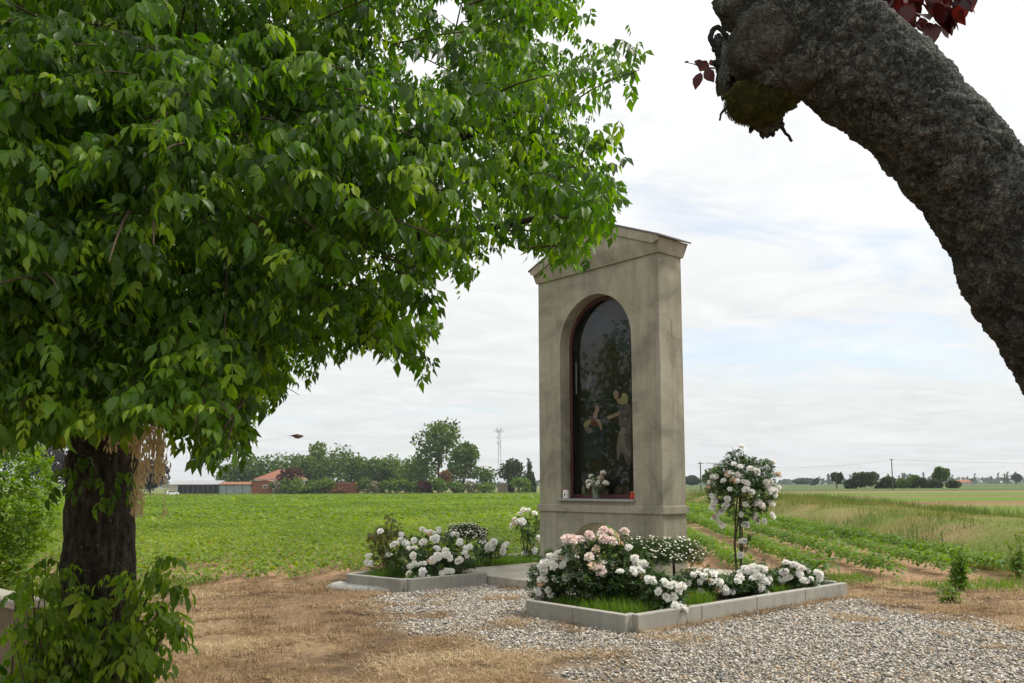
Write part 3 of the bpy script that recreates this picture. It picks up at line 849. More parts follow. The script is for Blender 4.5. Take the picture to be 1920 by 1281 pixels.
def m_petal(name, c0, c1, tr):
    m, t, o = material(name); q = NT(t)
    rd = q.n('ShaderNodeObjectInfo').outputs['Random']
    f = q.noise(3, 3, .5)
    col = q.mix(q.rng(f, .3, .7, 0, .5), q.ramp(rd, [(0, c0), (1, c1)]), c1)
    p = q.princ(None, col, .6, .25); tb = q.n('ShaderNodeBsdfTranslucent'); q.l(col, tb.inputs[0])
    ms = q.n('ShaderNodeMixShader'); ms.inputs[0].default_value = tr
    q.l(p.outputs[0], ms.inputs[1]); q.l(tb.outputs[0], ms.inputs[2]); q.l(ms.outputs[0], o.inputs[0]); return m
M['wpetal'] = m_petal('white_petal', (.92, .915, .89), (.90, .88, .81), .40)
M['ppetal'] = m_petal('blush_petal', (.86, .68, .65), (.85, .76, .68), .34)
M['bpetal'] = m_petal('faded_petal', (.62, .48, .33), (.50, .34, .20), .2)
ringsD = [(6, .10, 1.42, .10, .48, .46), (6, .09, 1.05, .12, .46, .42), (5, .06, .68, .14, .42, .36), (4, .03, .32, .16, .38, .28)]
ringsB = [(7, .10, 1.18, .05, .5, .5), (6, .09, .82, .08, .5, .44), (5, .05, .48, .1, .48, .38), (3, .02, .2, .12, .44, .3)]
BLOOMW = [petal_mesh('white_bloom', ringsD, M['wpetal'], 1), petal_mesh('white_bloom', ringsB, M['wpetal'], 2), petal_mesh('white_bloom', ringsD[:3], M['wpetal'], 3)]
BLOOMP = [petal_mesh('pink_bloom', ringsB, M['ppetal'], 4), petal_mesh('pink_bloom', ringsD, M['ppetal'], 5)]
BLOOMB = [petal_mesh('faded_bloom', ringsD[:2], M['bpetal'], 6)]
# a rose leaf: five leaflets as folded quads
def leaf5(seed, l=1., wd=.34, n=5, tri=False):
    r = np.random.default_rng(seed); V = []; Q = []
    spots = [(1., 0, 0.), (.62, 1, 1.), (.62, -1, -1.), (.25, 1, 1.2), (.25, -1, -1.2)][:n]
    for (t, s, ang) in spots:
        b_ = np.array([t*.62, 0, -.10*t*t]); d = np.array([math.cos(ang), math.sin(ang), -.25+r.uniform(-.2, .2)]); d /= np.linalg.norm(d)
        sd2 = np.cross([0, 0, 1.], d); sd2 /= np.linalg.norm(sd2); L_ = .46*(1.15 if s == 0 else 1)
        o = len(V); up_ = np.array([0, 0, .05])
        V += [b_, b_+d*L_*.45+sd2*wd*.5+up_, b_+d*L_, b_+d*L_*.45-sd2*wd*.5+up_]; Q.append([o, o+1, o+2, o+3])
    return np.array(V)*l, np.array(Q)
LEAF = [leaf5(s) for s in range(4)]
def foliage(name, P, nrm, size, mat, seed, parent, kind='stuff', tbias=0., protos=None, ret=False):
    """leaf sprays at points P facing along nrm"""
    r = np.random.default_rng(seed); Vs = []; Fs = []; Ts = []; off = 0; protos = protos or LEAF
    var = r.integers(0, len(protos), len(P)); az = np.arctan2(nrm[:, 1], nrm[:, 0])+r.normal(0, .9, len(P)); el = r.normal(-.05, .55, len(P))-.5*np.clip(nrm[:, 2], -1, 1)
    for v, (PV, PF) in enumerate(protos):
        m = var == v; k = int(m.sum())
        if not k: continue
        R = rot_xyz(r.normal(0, .5, k), -el[m], az[m]); V, Fc = scatter(PV, PF, R, P[m], size*r.uniform(.65, 1.3, k))
        tn = np.repeat(np.clip(r.normal(.45+tbias, .22, k), 0, 1), len(PV))
        Vs.append(V); Fs.append(Fc+off); Ts.append(tn); off += len(V)
    me_ = mesh_np(name, np.concatenate(Vs), np.concatenate(Fs), mat, np.concatenate(Ts))
    if ret: return me_
    o = link(name, me_, parent)
    if kind: o['kind'] = kind
    return o
M['rleaf'] = m_leaf('rose_leaf', [(0, (.022, .050, .014)), (.5, (.045, .088, .022)), (.85, (.085, .14, .03)), (1, (.16, .10, .04))], (1.5, 1.6, .8), .28, .4, .4)
M['rleaf2'] = m_leaf('bronze_rose_leaf', [(0, (.04, .055, .018)), (.5, (.075, .10, .025)), (.8, (.13, .12, .035)), (1, (.20, .10, .045))], (1.5, 1.5, .8), .28, .5, .3)
M['stem'] = m_simple('green_stem', (.07, .09, .03), (.09, .07, .035), 30, .7)
M['cane'] = m_simple('brown_cane', (.085, .055, .035), (.05, .035, .025), 40, .85)
M['iron'] = m_simple('rusty_stake', (.055, .04, .032), (.035, .028, .024), 60, .7)
def place_bloom(p, nrm, size, kind, parent, base, r):
    me_ = {'w': BLOOMW, 'p': BLOOMP, 'b': BLOOMB}[kind]
    o = link({'w': 'white_bloom', 'p': 'pink_bloom', 'b': 'faded_bloom'}[kind], me_[r.integers(0, len(me_))], parent)
    o.location = tuple(np.asarray(p)-np.asarray(base))
    n = Vector(nrm); n.normalize()
    o.rotation_euler = (n.to_track_quat('Z', 'Y').to_matrix() @ Matrix.Rotation(r.uniform(0, 6.28), 3, 'Z')).to_euler()
    s = size*r.uniform(.85, 1.15); o.scale = (s, s, s*r.uniform(.9, 1.15))
def rose_bush(name, label, base, lobes, clusters, nleaf, size, seed, leafmat='rleaf', lsize=.075, tbias=0., canes=True, group=None, bkind='w', stray=0):
    """lobes: (du,dv..) ellipsoids in world (c, r); clusters: (u, v, n, spread px, kind) read off the picture"""
    r = np.random.default_rng(seed); base = np.asarray(base, float)
    t = thing(name, label, 'rose', base, group)
    # leaves through and over the lobes
    Ps = []; Ns = []
    vol = np.array([l[1][0]*l[1][1]*l[1][2] for l in lobes])**.7; vol = vol/vol.sum()
    for (c_, rad), wv in zip(lobes, vol):
        k = int(nleaf*wv); d = r.normal(0, 1, (k, 3)); d /= np.linalg.norm(d, axis=1)[:, None]
        q = r.random(k)**.33; q = .35+.7*q
        q = q*(.75+.5*fbm(d*2.2+seed, 2, seed))
        Ps.append(np.asarray(c_)+d*np.asarray(rad)*q[:, None]); Ns.append(d)
    P = np.concatenate(Ps); Nn = np.concatenate(Ns); ok = P[:, 2] > base[2]+.02; P, Nn = P[ok], Nn[ok]
    foliage('foliage', P-base, Nn, lsize, M[leafmat], seed, t, tbias=tbias)
    if canes:
        b_ = MB()
        for (c_, rad) in lobes:
            for k in range(5):
                tip = np.asarray(c_)+r.normal(0, .45, 3)*np.asarray(rad)+np.array([0, 0, rad[2]*.3]); st = base+np.array([*r.normal(0, .06, 2), 0]); st2 = np.array([c_[0]*.6+st[0]*.4, c_[1]*.6+st[1]*.4, base[2]])
                mid = (st2+tip)/2+r.normal(0, .04, 3); b_.tube([st2-base, mid-base, tip-base], [.007, .005, .003], 5)
        o = b_.build('canes', M['cane'], t); o['kind'] = 'stuff'
    def surf(u, v):
        d = ray(u, v); best = None
        for (c_, rad) in lobes:
            oc = (CAM-np.asarray(c_))/np.asarray(rad); dd = d/np.asarray(rad); A = dd@dd; B = oc@dd; C_ = oc@oc-1.05; disc = B*B-A*C_
            tt = (-B-math.sqrt(disc))/A if disc > 0 else -B/A
            miss = 0 if disc > 0 else (oc+dd*tt)@(oc+dd*tt)
            key = (miss > 0, miss if miss > 0 else tt)
            if best is None or key < best[0]:
                P_ = CAM+d*tt; best = (key, P_, (P_-np.asarray(c_))/np.asarray(rad)**2)
        return best[1], best[2]
    for cl in clusters:
        u, v, n, sp = cl[:4]; kind = cl[4] if len(cl) > 4 else bkind
        for k in range(n):
            uu = u+r.normal(0, sp) if k else u; vv = v+r.normal(0, sp*.7) if k else v
            p, nr = surf(uu, vv); nr = nr/(np.linalg.norm(nr)+1e-9)
            nr = nr*.6+np.array([0, -.35, .55])+r.normal(0, .25, 3)
            kd = kind
            if kind == 'w' and r.random() < .03: kd = 'b'
            if kind == 'b' and n > 1 and r.random() < .6: kd = 'w'
            if p[2] < .03: continue
            place_bloom(p, nr, size, kd, t, base, r)
    return t

# ------------------------------------------------------------------ platform and beds
def loc2(poly): return [tuple(S(a_, b_)[:2]) for a_, b_ in poly]
plat = thing('concrete_platform', 'low pale concrete platform under the shrine', 'platform', mat=SHM)
js = [-3.05, -1.22, .80]
for x0, x1 in zip(js[:-1], js[1:]):
    MB().box(x0+.002, x1-.002, -1.82, 1.55, -.05, .128).build('slab', M['slab'], plat, bevel=.012)
def kerb_run(parent, a0, b0, a1, b1, n, w_=.09, h_=.18, skip=()):
    P0 = np.array([-a0, b0]); P1 = np.array([-a1, b1]); d = (P1-P0); L_ = np.linalg.norm(d); d /= L_; nr = np.array([-d[1], d[0]])
    for k in range(n):
        if k in skip: continue
        s0 = P0+d*(L_*k/n+.003); s1 = P0+d*(L_*(k+1)/n-.003)
        q = [tuple(s0), tuple(s1), tuple(s1+nr*w_), tuple(s0+nr*w_)]
        MB().slab(q, -.06, h_+random.uniform(-.003, .003)).build('kerb_stone', M['concrete'], parent, bevel=.012)
bedR = thing('flower_bed', 'rectangular flower bed edged with concrete kerbs, holding the pink and white roses', 'flower bed', mat=SHM)
# local x = -a
kerb_run(bedR, -.82, -3.39, -2.34, -3.39, 2, -.09)
kerb_run(bedR, -2.34, -3.39, -2.34, .83, 4, -.09)
kerb_run(bedR, -.82, .83, -.82, -3.28, 4, -.09)
kerb_run(bedR, -2.24, .83, -.92, .83, 2, -.09)
kerb_run
MB().slab([(.92, -3.29), (2.24, -3.29), (2.24, .73), (.92, .73)], .02, .10).build('bed_soil', M['bed_soil'], bedR)
def corner_mortar(x, y, par): MB().lathe([(.075, -.02), (.072, .06), (.062, .14), (.045, .178)], 10, (x, y, 0)).build('corner_mortar', M['mortar'], par, smooth=True)
corner_mortar(2.30, -3.355, bedR)
bedL = thing('flower_bed', 'smaller flower bed with a mortar footing at the left of the platform', 'flower bed', mat=SHM)
BL = [(2.0, -3.25), (3.15, -3.48), (4.15, -1.2), (4.15, 1.0), (3.06, 1.0), (3.06, -1.83), (2.0, -1.83)]
def kr(i0, i1, n): kerb_run(bedL, *BL[i0], *BL[i1], n, .09)
kr(0, 1, 2); kr(1, 2, 3); kr(2, 3, 2)
kerb_run(bedL, 2.0, -1.835, 2.0, -3.25, 1, .09)
MB().slab([(-a_, b_) for a_, b_ in [(2.09, -3.12), (3.1, -3.35), (4.05, -1.2), (4.05, 1.0), (3.06, 1.0), (3.06, -1.85), (2.09, -1.85)]], .02, .10).build('bed_soil', M['bed_soil'], bedL)
corner_mortar(-2.03, -3.22, bedL)
def footing():
    n = 26; V = []; Fc = []
    r = np.random.default_rng(4)
    for k in range(n+1):
        t_ = k/n; a_ = 2.15+(3.32-2.15)*t_; b_ = -3.28+(-3.53+3.28)*t_; wv = (.08+.16*math.sin(min(1, t_*1.5)*1.5))*r.uniform(.75, 1.2)
        for q, z in ((0.02, .055), (.5, .045), (.85, .02), (1., -.03)): V.append((-a_-.0, b_-wv*q, z*r.uniform(.8, 1.2)))
    for k in range(n):
        for j_ in range(3): a_ = k*4+j_; Fc.append((a_, a_+1, a_+5, a_+4))
    MB().add(V, Fc).build('mortar_footing', M['mortar'], bedL, smooth=True)
footing()
# grass inside the beds
def bed_grass():
    pts = []
    for poly, n in (([(.95, -3.27), (2.22, -3.27), (2.22, .7), (.95, .7)], 7500), ([(-2.1, -3.1), (-3.08, -3.3), (-4.0, -1.2), (-4.0, .9), (-3.1, .9), (-3.1, -1.9), (-2.1, -1.9)], 6500)):
        q = np.array(poly); x = RNG.uniform(q[:, 0].min(), q[:, 0].max(), n*2); y = RNG.uniform(q[:, 1].min(), q[:, 1].max(), n*2)
        ok = in_poly(np.stack([x, y], -1), poly) & (fb2(x*2, y*2, 2, 33) > .36); pts.append(np.stack([x[ok], y[ok], np.full(ok.sum(), .095)], -1))
    P = np.concatenate(pts); W_ = SO+P[:, :1]*(-UA)+P[:, 1:2]*VB+np.array([0, 0, 1])*P[:, 2:]
    V, Fc = blades(W_, .10+.10*fb2(P[:, 0]*1.5, P[:, 1]*1.5, 2, 8), .0035, .6, 1, 9)
    tag(link('bed_grass', mesh_np('bed_grass', V, Fc, M['grass'], np.repeat(np.clip(RNG.normal(.55, .2, len(P)), 0, 1), 5))), 'fresh green grass growing inside the flower beds', 'grass', kind='stuff')
bed_grass()

# ------------------------------------------------------------------ the roses
def W(u, v, z=.1): return gnd(u, v, z)
# pink shrub rose with white ground cover round it, front corner of the right bed
def at_bed(a_, b_, z): return S(a_, b_, z)
pk = at_bed(-1.50, -2.45, .10)
def px_lobe(u, v, ru, rv, Yd, ry=None):
    c_ = dep(u, v, Yd); k = Yd/F; return (c_, (ru*k, ry or ru*k*.8, rv*k))
Yp = pk[1]+.0
rose_bush('pink_rose_bush', 'pink-flowered rose bush in the corner of the bed before the shrine', pk,
          [px_lobe(1125, 1070, 54, 46, Yp), px_lobe(1100, 1090, 58, 38, Yp-.05), px_lobe(1150, 1092, 52, 38, Yp-.1), px_lobe(1136, 1024, 26, 20, Yp), px_lobe(1082, 1032, 28, 18, Yp), px_lobe(1166, 1020, 12, 18, Yp), px_lobe(1107, 1018, 10, 14, Yp)],
          [(1062, 1013, 1, 3, 'p'), (1075, 1018, 2, 5, 'p'), (1088, 1014, 1, 3, 'p'), (1104, 1004, 2, 3, 'p'), (1131, 997, 2, 4, 'p'), (1140, 1003, 2, 5, 'p'), (1133, 1016, 2, 4, 'p'), (1149, 1017, 2, 4, 'p'), (1170, 999, 2, 3, 'p'), (1105, 1046, 1, 1, 'p'), (1112, 1063, 1, 1, 'b'), (1121, 1070, 2, 3, 'p'), (1118, 1032, 1, 1, 'b')], 1350, .115, 21, lsize=.085, tbias=-.08)
wl = at_bed(-1.05, -2.75, .10)
rose_bush('white_rose_bush', 'white ground-cover rose spilling over the kerb beside the platform edge', wl,
          [px_lobe(1040, 1070, 40, 36, wl[1]), px_lobe(1028, 1095, 34, 34, wl[1]-.05), px_lobe(1062, 1090, 40, 30, wl[1]-.05)],
          [(1030, 1046, 5, 8), (1055, 1044, 6, 8), (1018, 1072, 6, 9), (1012, 1090, 5, 8), (1040, 1062, 3, 6), (1074, 1077, 2, 3), (1052, 1064, 2, 3), (1040, 1086, 2, 3), (1033, 1115, 1, 1), (1010, 1112, 3, 5), (1060, 1086, 2, 3), (1078, 1048, 2, 4), (1020, 1060, 5, 8)], 800, .078, 22)
wm = at_bed(-1.75, -2.35, .10)
rose_bush('white_rose_bush', 'white rose between the pink rose bush and the daisy bushes', wm,
          [px_lobe(1192, 1065, 30, 40, wm[1]), px_lobe(1180, 1090, 34, 30, wm[1]-.1)],
          [(1190, 1048, 3, 4), (1200, 1058, 4, 6), (1187, 1070, 3, 5), (1201, 1073, 3, 4), (1182, 1030, 2, 4), (1163, 1075, 1, 1)], 600, .085, 23)
wf = at_bed(-2.12, -2.62, .10)
rose_bush('white_rose_bush', 'white rose hanging over the front kerb near its mortared corner', wf,
          [px_lobe(1245, 1110, 38, 34, wf[1]), px_lobe(1225, 1100, 30, 30, wf[1]+.1), px_lobe(1255, 1138, 30, 16, wf[1]-.12)],
          [(1236, 1110, 1, 2), (1250, 1124, 3, 4), (1262, 1121, 2, 3), (1273, 1107, 4, 5), (1277, 1100, 2, 3), (1285, 1142, 4, 5), (1268, 1142, 3, 4), (1280, 1150, 2, 2), (1243, 1154, 1, 2), (1252, 1154, 1, 2), (1256, 1100, 3, 5), (1222, 1088, 3, 4), (1217, 1092, 1, 2), (1245, 1092, 2, 4)], 750, .08, 24)
wc = at_bed(-1.75, -1.5, .10)
rose_bush('white_rose_bush', 'low white rose in the middle of the bed under the daisies', wc,
          [px_lobe(1318, 1092, 34, 22, wc[1]), px_lobe(1345, 1098, 36, 22, wc[1]+.2), px_lobe(1293, 1088, 26, 22, wc[1])],
          [(1320, 1082, 4, 6), (1348, 1092, 4, 5), (1355, 1107, 5, 6), (1362, 1110, 2, 3), (1332, 1090, 2, 5), (1292, 1094, 2, 3), (1283, 1111, 1, 1), (1373, 1110, 1, 1), (1300, 1078, 3, 5), (1338, 1076, 2, 4), (1315, 1110, 2, 3)], 700, .085, 25)
wd_ = at_bed(-2.0, -.75, .10)
rose_bush('white_rose_bush', 'densely flowered white rose spilling over the long kerb below the standard rose', wd_,
          [px_lobe(1410, 1082, 36, 28, wd_[1]), px_lobe(1395, 1098, 34, 20, wd_[1]-.1), px_lobe(1428, 1105, 20, 22, wd_[1]-.12)],
          [(1410, 1068, 8, 9), (1425, 1066, 5, 8), (1415, 1083, 6, 7), (1433, 1088, 5, 5), (1424, 1100, 3, 3), (1436, 1117, 4, 4), (1390, 1085, 3, 4), (1400, 1075, 4, 6), (1384, 1092, 2, 3), (1440, 1087, 2, 3)], 700, .08, 26)
we = at_bed(-2.0, -.05, .10)
rose_bush('white_rose_bush', 'white rose nearest the far end of the long kerb', we,
          [px_lobe(1486, 1076, 32, 24, we[1]), px_lobe(1500, 1092, 24, 22, we[1]-.1), px_lobe(1465, 1085, 24, 18, we[1]+.05)],
          [(1474, 1057, 3, 4), (1488, 1060, 3, 4), (1468, 1073, 4, 4), (1470, 1088, 3, 4), (1466, 1102, 1, 1), (1500, 1068, 4, 5), (1500, 1080, 4, 5), (1510, 1090, 4, 4), (1507, 1111, 4, 4), (1480, 1082, 3, 5)], 600, .08, 27)
wg = at_bed(-2.15, .45, .10)
rose_bush('white_rose_bush', 'single cluster of white roses standing apart by the bed corner', wg,
          [px_lobe(1533, 1088, 12, 14, wg[1])], [(1534, 1078, 5, 4), (1536, 1086, 2, 2)], 50, .085, 28)
# left bed
la = S(2.55, -2.55, .10)
rose_bush('white_rose_bush', 'large white rose mound tumbling over the left bed corner', la,
          [px_lobe(805, 1030, 52, 36, la[1]+.3), px_lobe(780, 1052, 52, 32, la[1]+.1), px_lobe(830, 1058, 55, 34, la[1]), px_lobe(800, 1075, 34, 18, la[1]-.25), px_lobe(865, 1045, 36, 30, la[1]+.2)],
          [(806, 1000, 6, 7), (813, 1011, 5, 6), (740, 1021, 5, 6), (765, 1022, 5, 7), (777, 1030, 2, 2), (792, 1018, 3, 3), (755, 1015, 2, 4), (818, 1041, 6, 7), (836, 1040, 4, 5), (808, 1052, 4, 5), (843, 1046, 3, 3), (792, 1060, 4, 4), (772, 1064, 4, 4), (795, 1073, 3, 3), (768, 1077, 2, 2), (748, 1084, 1, 2), (763, 1084, 2, 2), (777, 1087, 2, 2), (790, 1083, 2, 2), (804, 1085, 1, 1), (800, 1093, 2, 2), (828, 1076, 4, 3), (843, 1071, 3, 3), (860, 1020, 3, 4), (872, 1028, 3, 4), (857, 1004, 3, 4), (818, 1030, 2, 3), (862, 1050, 2, 4), (870, 1040, 2, 4), (822, 993, 1, 1), (792, 994, 1, 1), (775, 1045, 2, 5), (728, 1043, 2, 2)], 1700, .095, 31)
lb_ = S(3.25, -2.6, .10)
rose_bush('bronze_rose_bush', 'thin bronze-leaved rose with few white flowers at the left bed end', lb_,
          [px_lobe(728, 1018, 32, 36, lb_[1]+.1, .3), px_lobe(712, 1010, 26, 18, lb_[1]+.1), px_lobe(735, 985, 14, 24, lb_[1]+.15), px_lobe(720, 1050, 30, 22, lb_[1])],
          [(713, 998, 2, 2), (691, 1043, 2, 2), (690, 1056, 2, 2), (697, 1057, 1, 1), (752, 1004, 1, 1)], 420, .09, 32, 'rleaf2', .085, .15)
lc = S(3.3, -.9, .10)
rose_bush('white_rose_bush', 'small white rose with clustered heads right of the daisy dome', lc,
          [px_lobe(925, 1030, 22, 18, lc[1]), px_lobe(908, 1030, 20, 20, lc[1])],
          [(917, 1022, 4, 4), (925, 1016, 3, 4), (914, 1028, 2, 2), (923, 1027, 2, 2), (945, 1025, 3, 4), (941, 1035, 1, 2), (905, 1016, 2, 4)], 260, .105, 33)
ld = S(3.6, .55, .10)
rose_bush('climbing_rose', 'upright white rose growing against the left side of the shrine', ld,
          [px_lobe(995, 985, 18, 26, ld[1], .22), px_lobe(1000, 1018, 16, 26, ld[1], .2), px_lobe(978, 978, 14, 12, ld[1], .2), px_lobe(1000, 1045, 14, 16, ld[1], .2)],
          [(982, 958, 1, 1), (991, 958, 1, 1), (1002, 964, 1, 1), (966, 976, 3, 3), (975, 965, 1, 1), (962, 986, 1, 1), (980, 979, 2, 2), (1009, 1010, 1, 1), (1003, 1032, 2, 2), (985, 1040, 1, 1)], 420, .115, 34)
# standard rose: crown on a staked stem
st = gnd(1384, 1090, .10)
stY = st[1]
t_std = rose_bush('standard_rose', 'standard rose tree with a round white-flowered crown on staked stems', st,
          [px_lobe(1388, 925, 52, 48, stY), px_lobe(1405, 890, 46, 32, stY), px_lobe(1372, 890, 36, 30, stY), px_lobe(1380, 858, 20, 16, stY), px_lobe(1425, 925, 28, 32, stY), px_lobe(1350, 930, 22, 30, stY), px_lobe(1425, 872, 22, 14, stY), px_lobe(1395, 1000, 8, 34, stY, .06)],
          [(1376, 871, 1, 1), (1389, 876, 1, 1), (1391, 840, 2, 2), (1419, 885, 2, 3), (1447, 867, 1, 1), (1460, 890, 2, 3, 'b'), (1368, 918, 1, 1), (1357, 903, 2, 2), (1336, 905, 3, 3), (1343, 894, 2, 3), (1330, 915, 1, 2, 'b'), (1398, 905, 4, 5), (1399, 918, 3, 3), (1408, 925, 2, 4), (1372, 900, 3, 4, 'b'), (1385, 893, 3, 5, 'b'), (1437, 905, 4, 4), (1440, 918, 4, 4), (1453, 920, 4, 4), (1452, 930, 3, 3), (1335, 930, 4, 4), (1340, 940, 3, 3), (1364, 936, 2, 2), (1361, 948, 3, 3), (1337, 950, 3, 3), (1397, 947, 1, 1), (1389, 965, 1, 1), (1420, 943, 4, 5), (1415, 970, 3, 3), (1420, 978, 2, 2), (1430, 950, 3, 5), (1345, 970, 4, 5), (1355, 982, 3, 3), (1432, 978, 2, 2), (1449, 970, 2, 3), (1395, 985, 3, 4), (1390, 1040, 2, 2), (1447, 945, 3, 4), (1395, 1015, 2, 3), (1350, 960, 3, 4), (1410, 880, 2, 6), (1365, 890, 2, 4, 'b')], 2000, .082, 41, lsize=.075, canes=False)
b_ = MB()
for (u0, u1, uu) in ((1381, 1386, 1378), (1388, 1390, 1392), (1384, 1380, 1377)):
    p0 = dep(u0, 1090, stY); p0[2] = .08; b_.tube([p0-st, dep(uu, 1020, stY)-st, dep(u1, 960, stY)-st, dep((u1+1388)/2, 915, stY)-st], [.013, .012, .011, .008], 6)
b_.build('stem', M['cane'], t_std)
p0 = dep(1389, 1090, stY+.06); p0[2] = .05
MB().tube([p0-st, dep(1386, 880, stY+.06)-st], .012, 6).build('stake', M['iron'], t_std)
b_ = MB()
for k, (u, v) in enumerate(((1372, 838), (1392, 838), (1446, 866), (1462, 888), (1325, 868), (1376, 845))):
    b_.tube([dep(1388+(u-1388)*.4, 890, stY)-st, dep((u+1388)/2, (v+880)/2-4, stY)-st, dep(u, v, stY)-st], [.005, .004, .003], 5)
o = b_.build('shoots', M['stem'], t_std); o['kind'] = 'stuff'
# sparse twiggy growth beside the standard rose
tw = gnd(1372, 1092, .1); t = thing('twiggy_rose', 'bare twiggy rose stems leaning beside the standard rose', 'rose', tw); b_ = MB()
for (u, v) in ((1350, 1064), (1362, 1066), (1345, 1076), (1392, 1062), (1358, 1078)): b_.tube([(0, 0, 0), (dep(u, v, tw[1])-tw)*.5+np.array([.02, 0, .03]), dep(u, v, tw[1])-tw], [.006, .005, .003], 5)
b_.build('stems', M['cane'], t)['kind'] = 'stuff'
# bronze shoot in the middle of the bed
tw = at_bed(-1.5, -1.3, .1); t = thing('young_rose', 'young rose shoot with small bronze leaves beside the daisy stems', 'rose', tw)
P = dep(1300, 1070, tw[1])+RNG.normal(0, 1, (60, 3))*np.array([.09, .06, .09]); foliage('foliage', P-tw, RNG.normal(0, 1, (60, 3)), .06, M['rleaf2'], 77, t, tbias=.3)
MB().tube([(0, 0, 0), dep(1300, 1062, tw[1])-tw], [.006, .003], 5).build('stem', M['cane'], t)

# ------------------------------------------------------------------ daisy domes
M['dleaf'] = m_leaf('daisy_leaf', [(0, (.035, .06, .022)), (.5, (.065, .10, .035)), (1, (.11, .15, .05))], (1.4, 1.5, .9), .25, .7, .2)
def daisy_proto(seed):
    V = [(0, 0, .0)]; Q = []; 
    n = 9
    for k in range(n):
        a0 = 6.2832*(k-.36)/n; a1 = 6.2832*(k+.36)/n; o = len(V)
        V += [(.25*math.cos(a0), .25*math.sin(a0), 0), (math.cos(a0), math.sin(a0), -.08), (math.cos(a1), math.sin(a1), -.08), (.25*math.cos(a1), .25*math.sin(a1), 0)]; Q.append([o, o+1, o+2, o+3])
    return np.array(V, float), np.array(Q)
DV, DF = daisy_proto(0)
M['daisyp'] = m_simple('daisy_petal', (.88, .86, .78), (.82, .80, .68), 20, .6)
M['daisyc'] = m_simple('daisy_centre', (.50, .34, .04), (.36, .24, .03), 60, .8)
def daisy_bush(label, base, c_, rad, nfl, seed, stems, fs=.0125, topbias=.0):
    r = np.random.default_rng(seed); base = np.asarray(base, float); t = thing('daisy_bush', label, 'daisy', base, 'daisy bushes in the flower beds')
    k = 2600; d = r.normal(0, 1, (k, 3)); d /= np.linalg.norm(d, axis=1)[:, None]; d[:, 2] = np.where(d[:, 2] < -.45, -d[:, 2], d[:, 2])
    q = (.3+.7*r.random(k)**.4)*(.7+.6*fbm(d*2.6+seed, 2, seed)); P = np.asarray(c_)+d*np.asarray(rad)*q[:, None]
    foliage('foliage', P-base, d, .055, M['dleaf'], seed, t, protos=[leaf5(50+i_, wd=.16) for i_ in range(3)])
    d = r.normal(0, 1, (nfl*5, 3)); d /= np.linalg.norm(d, axis=1)[:, None]; d = d[(d[:, 2] > topbias-.25*r.random(len(d)))][:nfl]; n = len(d)
    P = np.asarray(c_)+d*np.asarray(rad)*(r.uniform(.95, 1.12, n)*(.74+.55*fbm(d*2.6+seed, 2, seed)))[:, None]
    nr = d*.5+np.array([0, -.15, .8])+r.normal(0, .25, (n, 3)); az = np.arctan2(nr[:, 1], nr[:, 0]); tl = np.arctan2(np.hypot(nr[:, 0], nr[:, 1]), nr[:, 2])
    R = rot_xyz(np.zeros(n), tl, az); s = fs*r.uniform(.7, 1.2, n)
    V, Fc = scatter(DV, DF, R, P-base, s); o = link('flower_heads', mesh_np('flower_heads', V, Fc, M['daisyp']), t); o['kind'] = 'stuff'
    V, Fc = scatter(IV*np.array([.3, .3, .16]), IF, R, P-base, s); o = link('flower_centres', mesh_np('flower_centres', V, Fc, M['daisyc']), t); o['kind'] = 'stuff'
    b_ = MB()
    for (dx, dy) in stems: b_.tube([(dx, dy, 0), (dx*.9+.01, dy, (c_[2]-base[2])*.5), (dx*.4, dy*.4, c_[2]-base[2])], [.022, .02, .012], 7)
    b_.build('stem', M['cane'], t)
d1 = S(-1.05, -1.55, .10); c1 = dep(1213, 1042, d1[1])
daisy_bush('domed daisy bush on a short stem behind the pink rose', np.array([c1[0], d1[1], .1]), c1, (.34, .34, .24), 210, 61, [(0, 0)], topbias=.05)
d2 = S(-1.15, -1.05, .10); c2 = dep(1262, 1042, d2[1])
daisy_bush('domed daisy bush on a bare stem next to the shrine corner', np.array([c2[0], d2[1], .1]), c2, (.38, .36, .23), 230, 62, [(0, 0)], topbias=.05)
d3 = S(3.0, -2.2, .10); c3 = dep(875, 1003, d3[1]+.3)
daisy_bush('round daisy bush full of small white flowers in the left bed', np.array([c3[0], c3[1], .1]), c3, (.33, .31, .20), 420, 63, [(0, 0)], topbias=-.1)

# ------------------------------------------------------------------ vase of roses on the sill
xc = sillpt(1117, 930, .06)
va = thing('glass_vase', 'clear glass vase of water standing on the shrine sill', 'vase', mat=SHM @ Matrix.Translation((xc, .06, 1.263)))
def m_vase():
    m, t_, o = material('vase_glass'); q = NT(t_); p = q.princ(o, (.75, .82, .76), .05, .5); p.inputs['Transmission Weight'].default_value = .85; p.inputs['IOR'].default_value = 1.3; return m
MB().lathe([(.045, 0), (.048, .01), (.062, .25), (.066, .26), (.060, .25), (.045, .02)], 16).build('glass_body', m_vase(), va, smooth=True)
MB().lathe([(.042, .022), (.052, .17), (.0, .171)], 14).build('water', m_simple('vase_water', (.20, .24, .12), (.15, .19, .09), 12, .3), va)
fl = thing('cut_roses', 'bunch of cream roses standing in the glass vase', 'flowers', mat=SHM @ Matrix.Translation((xc, .06, 1.263)))
r = np.random.default_rng(9); b_ = MB()
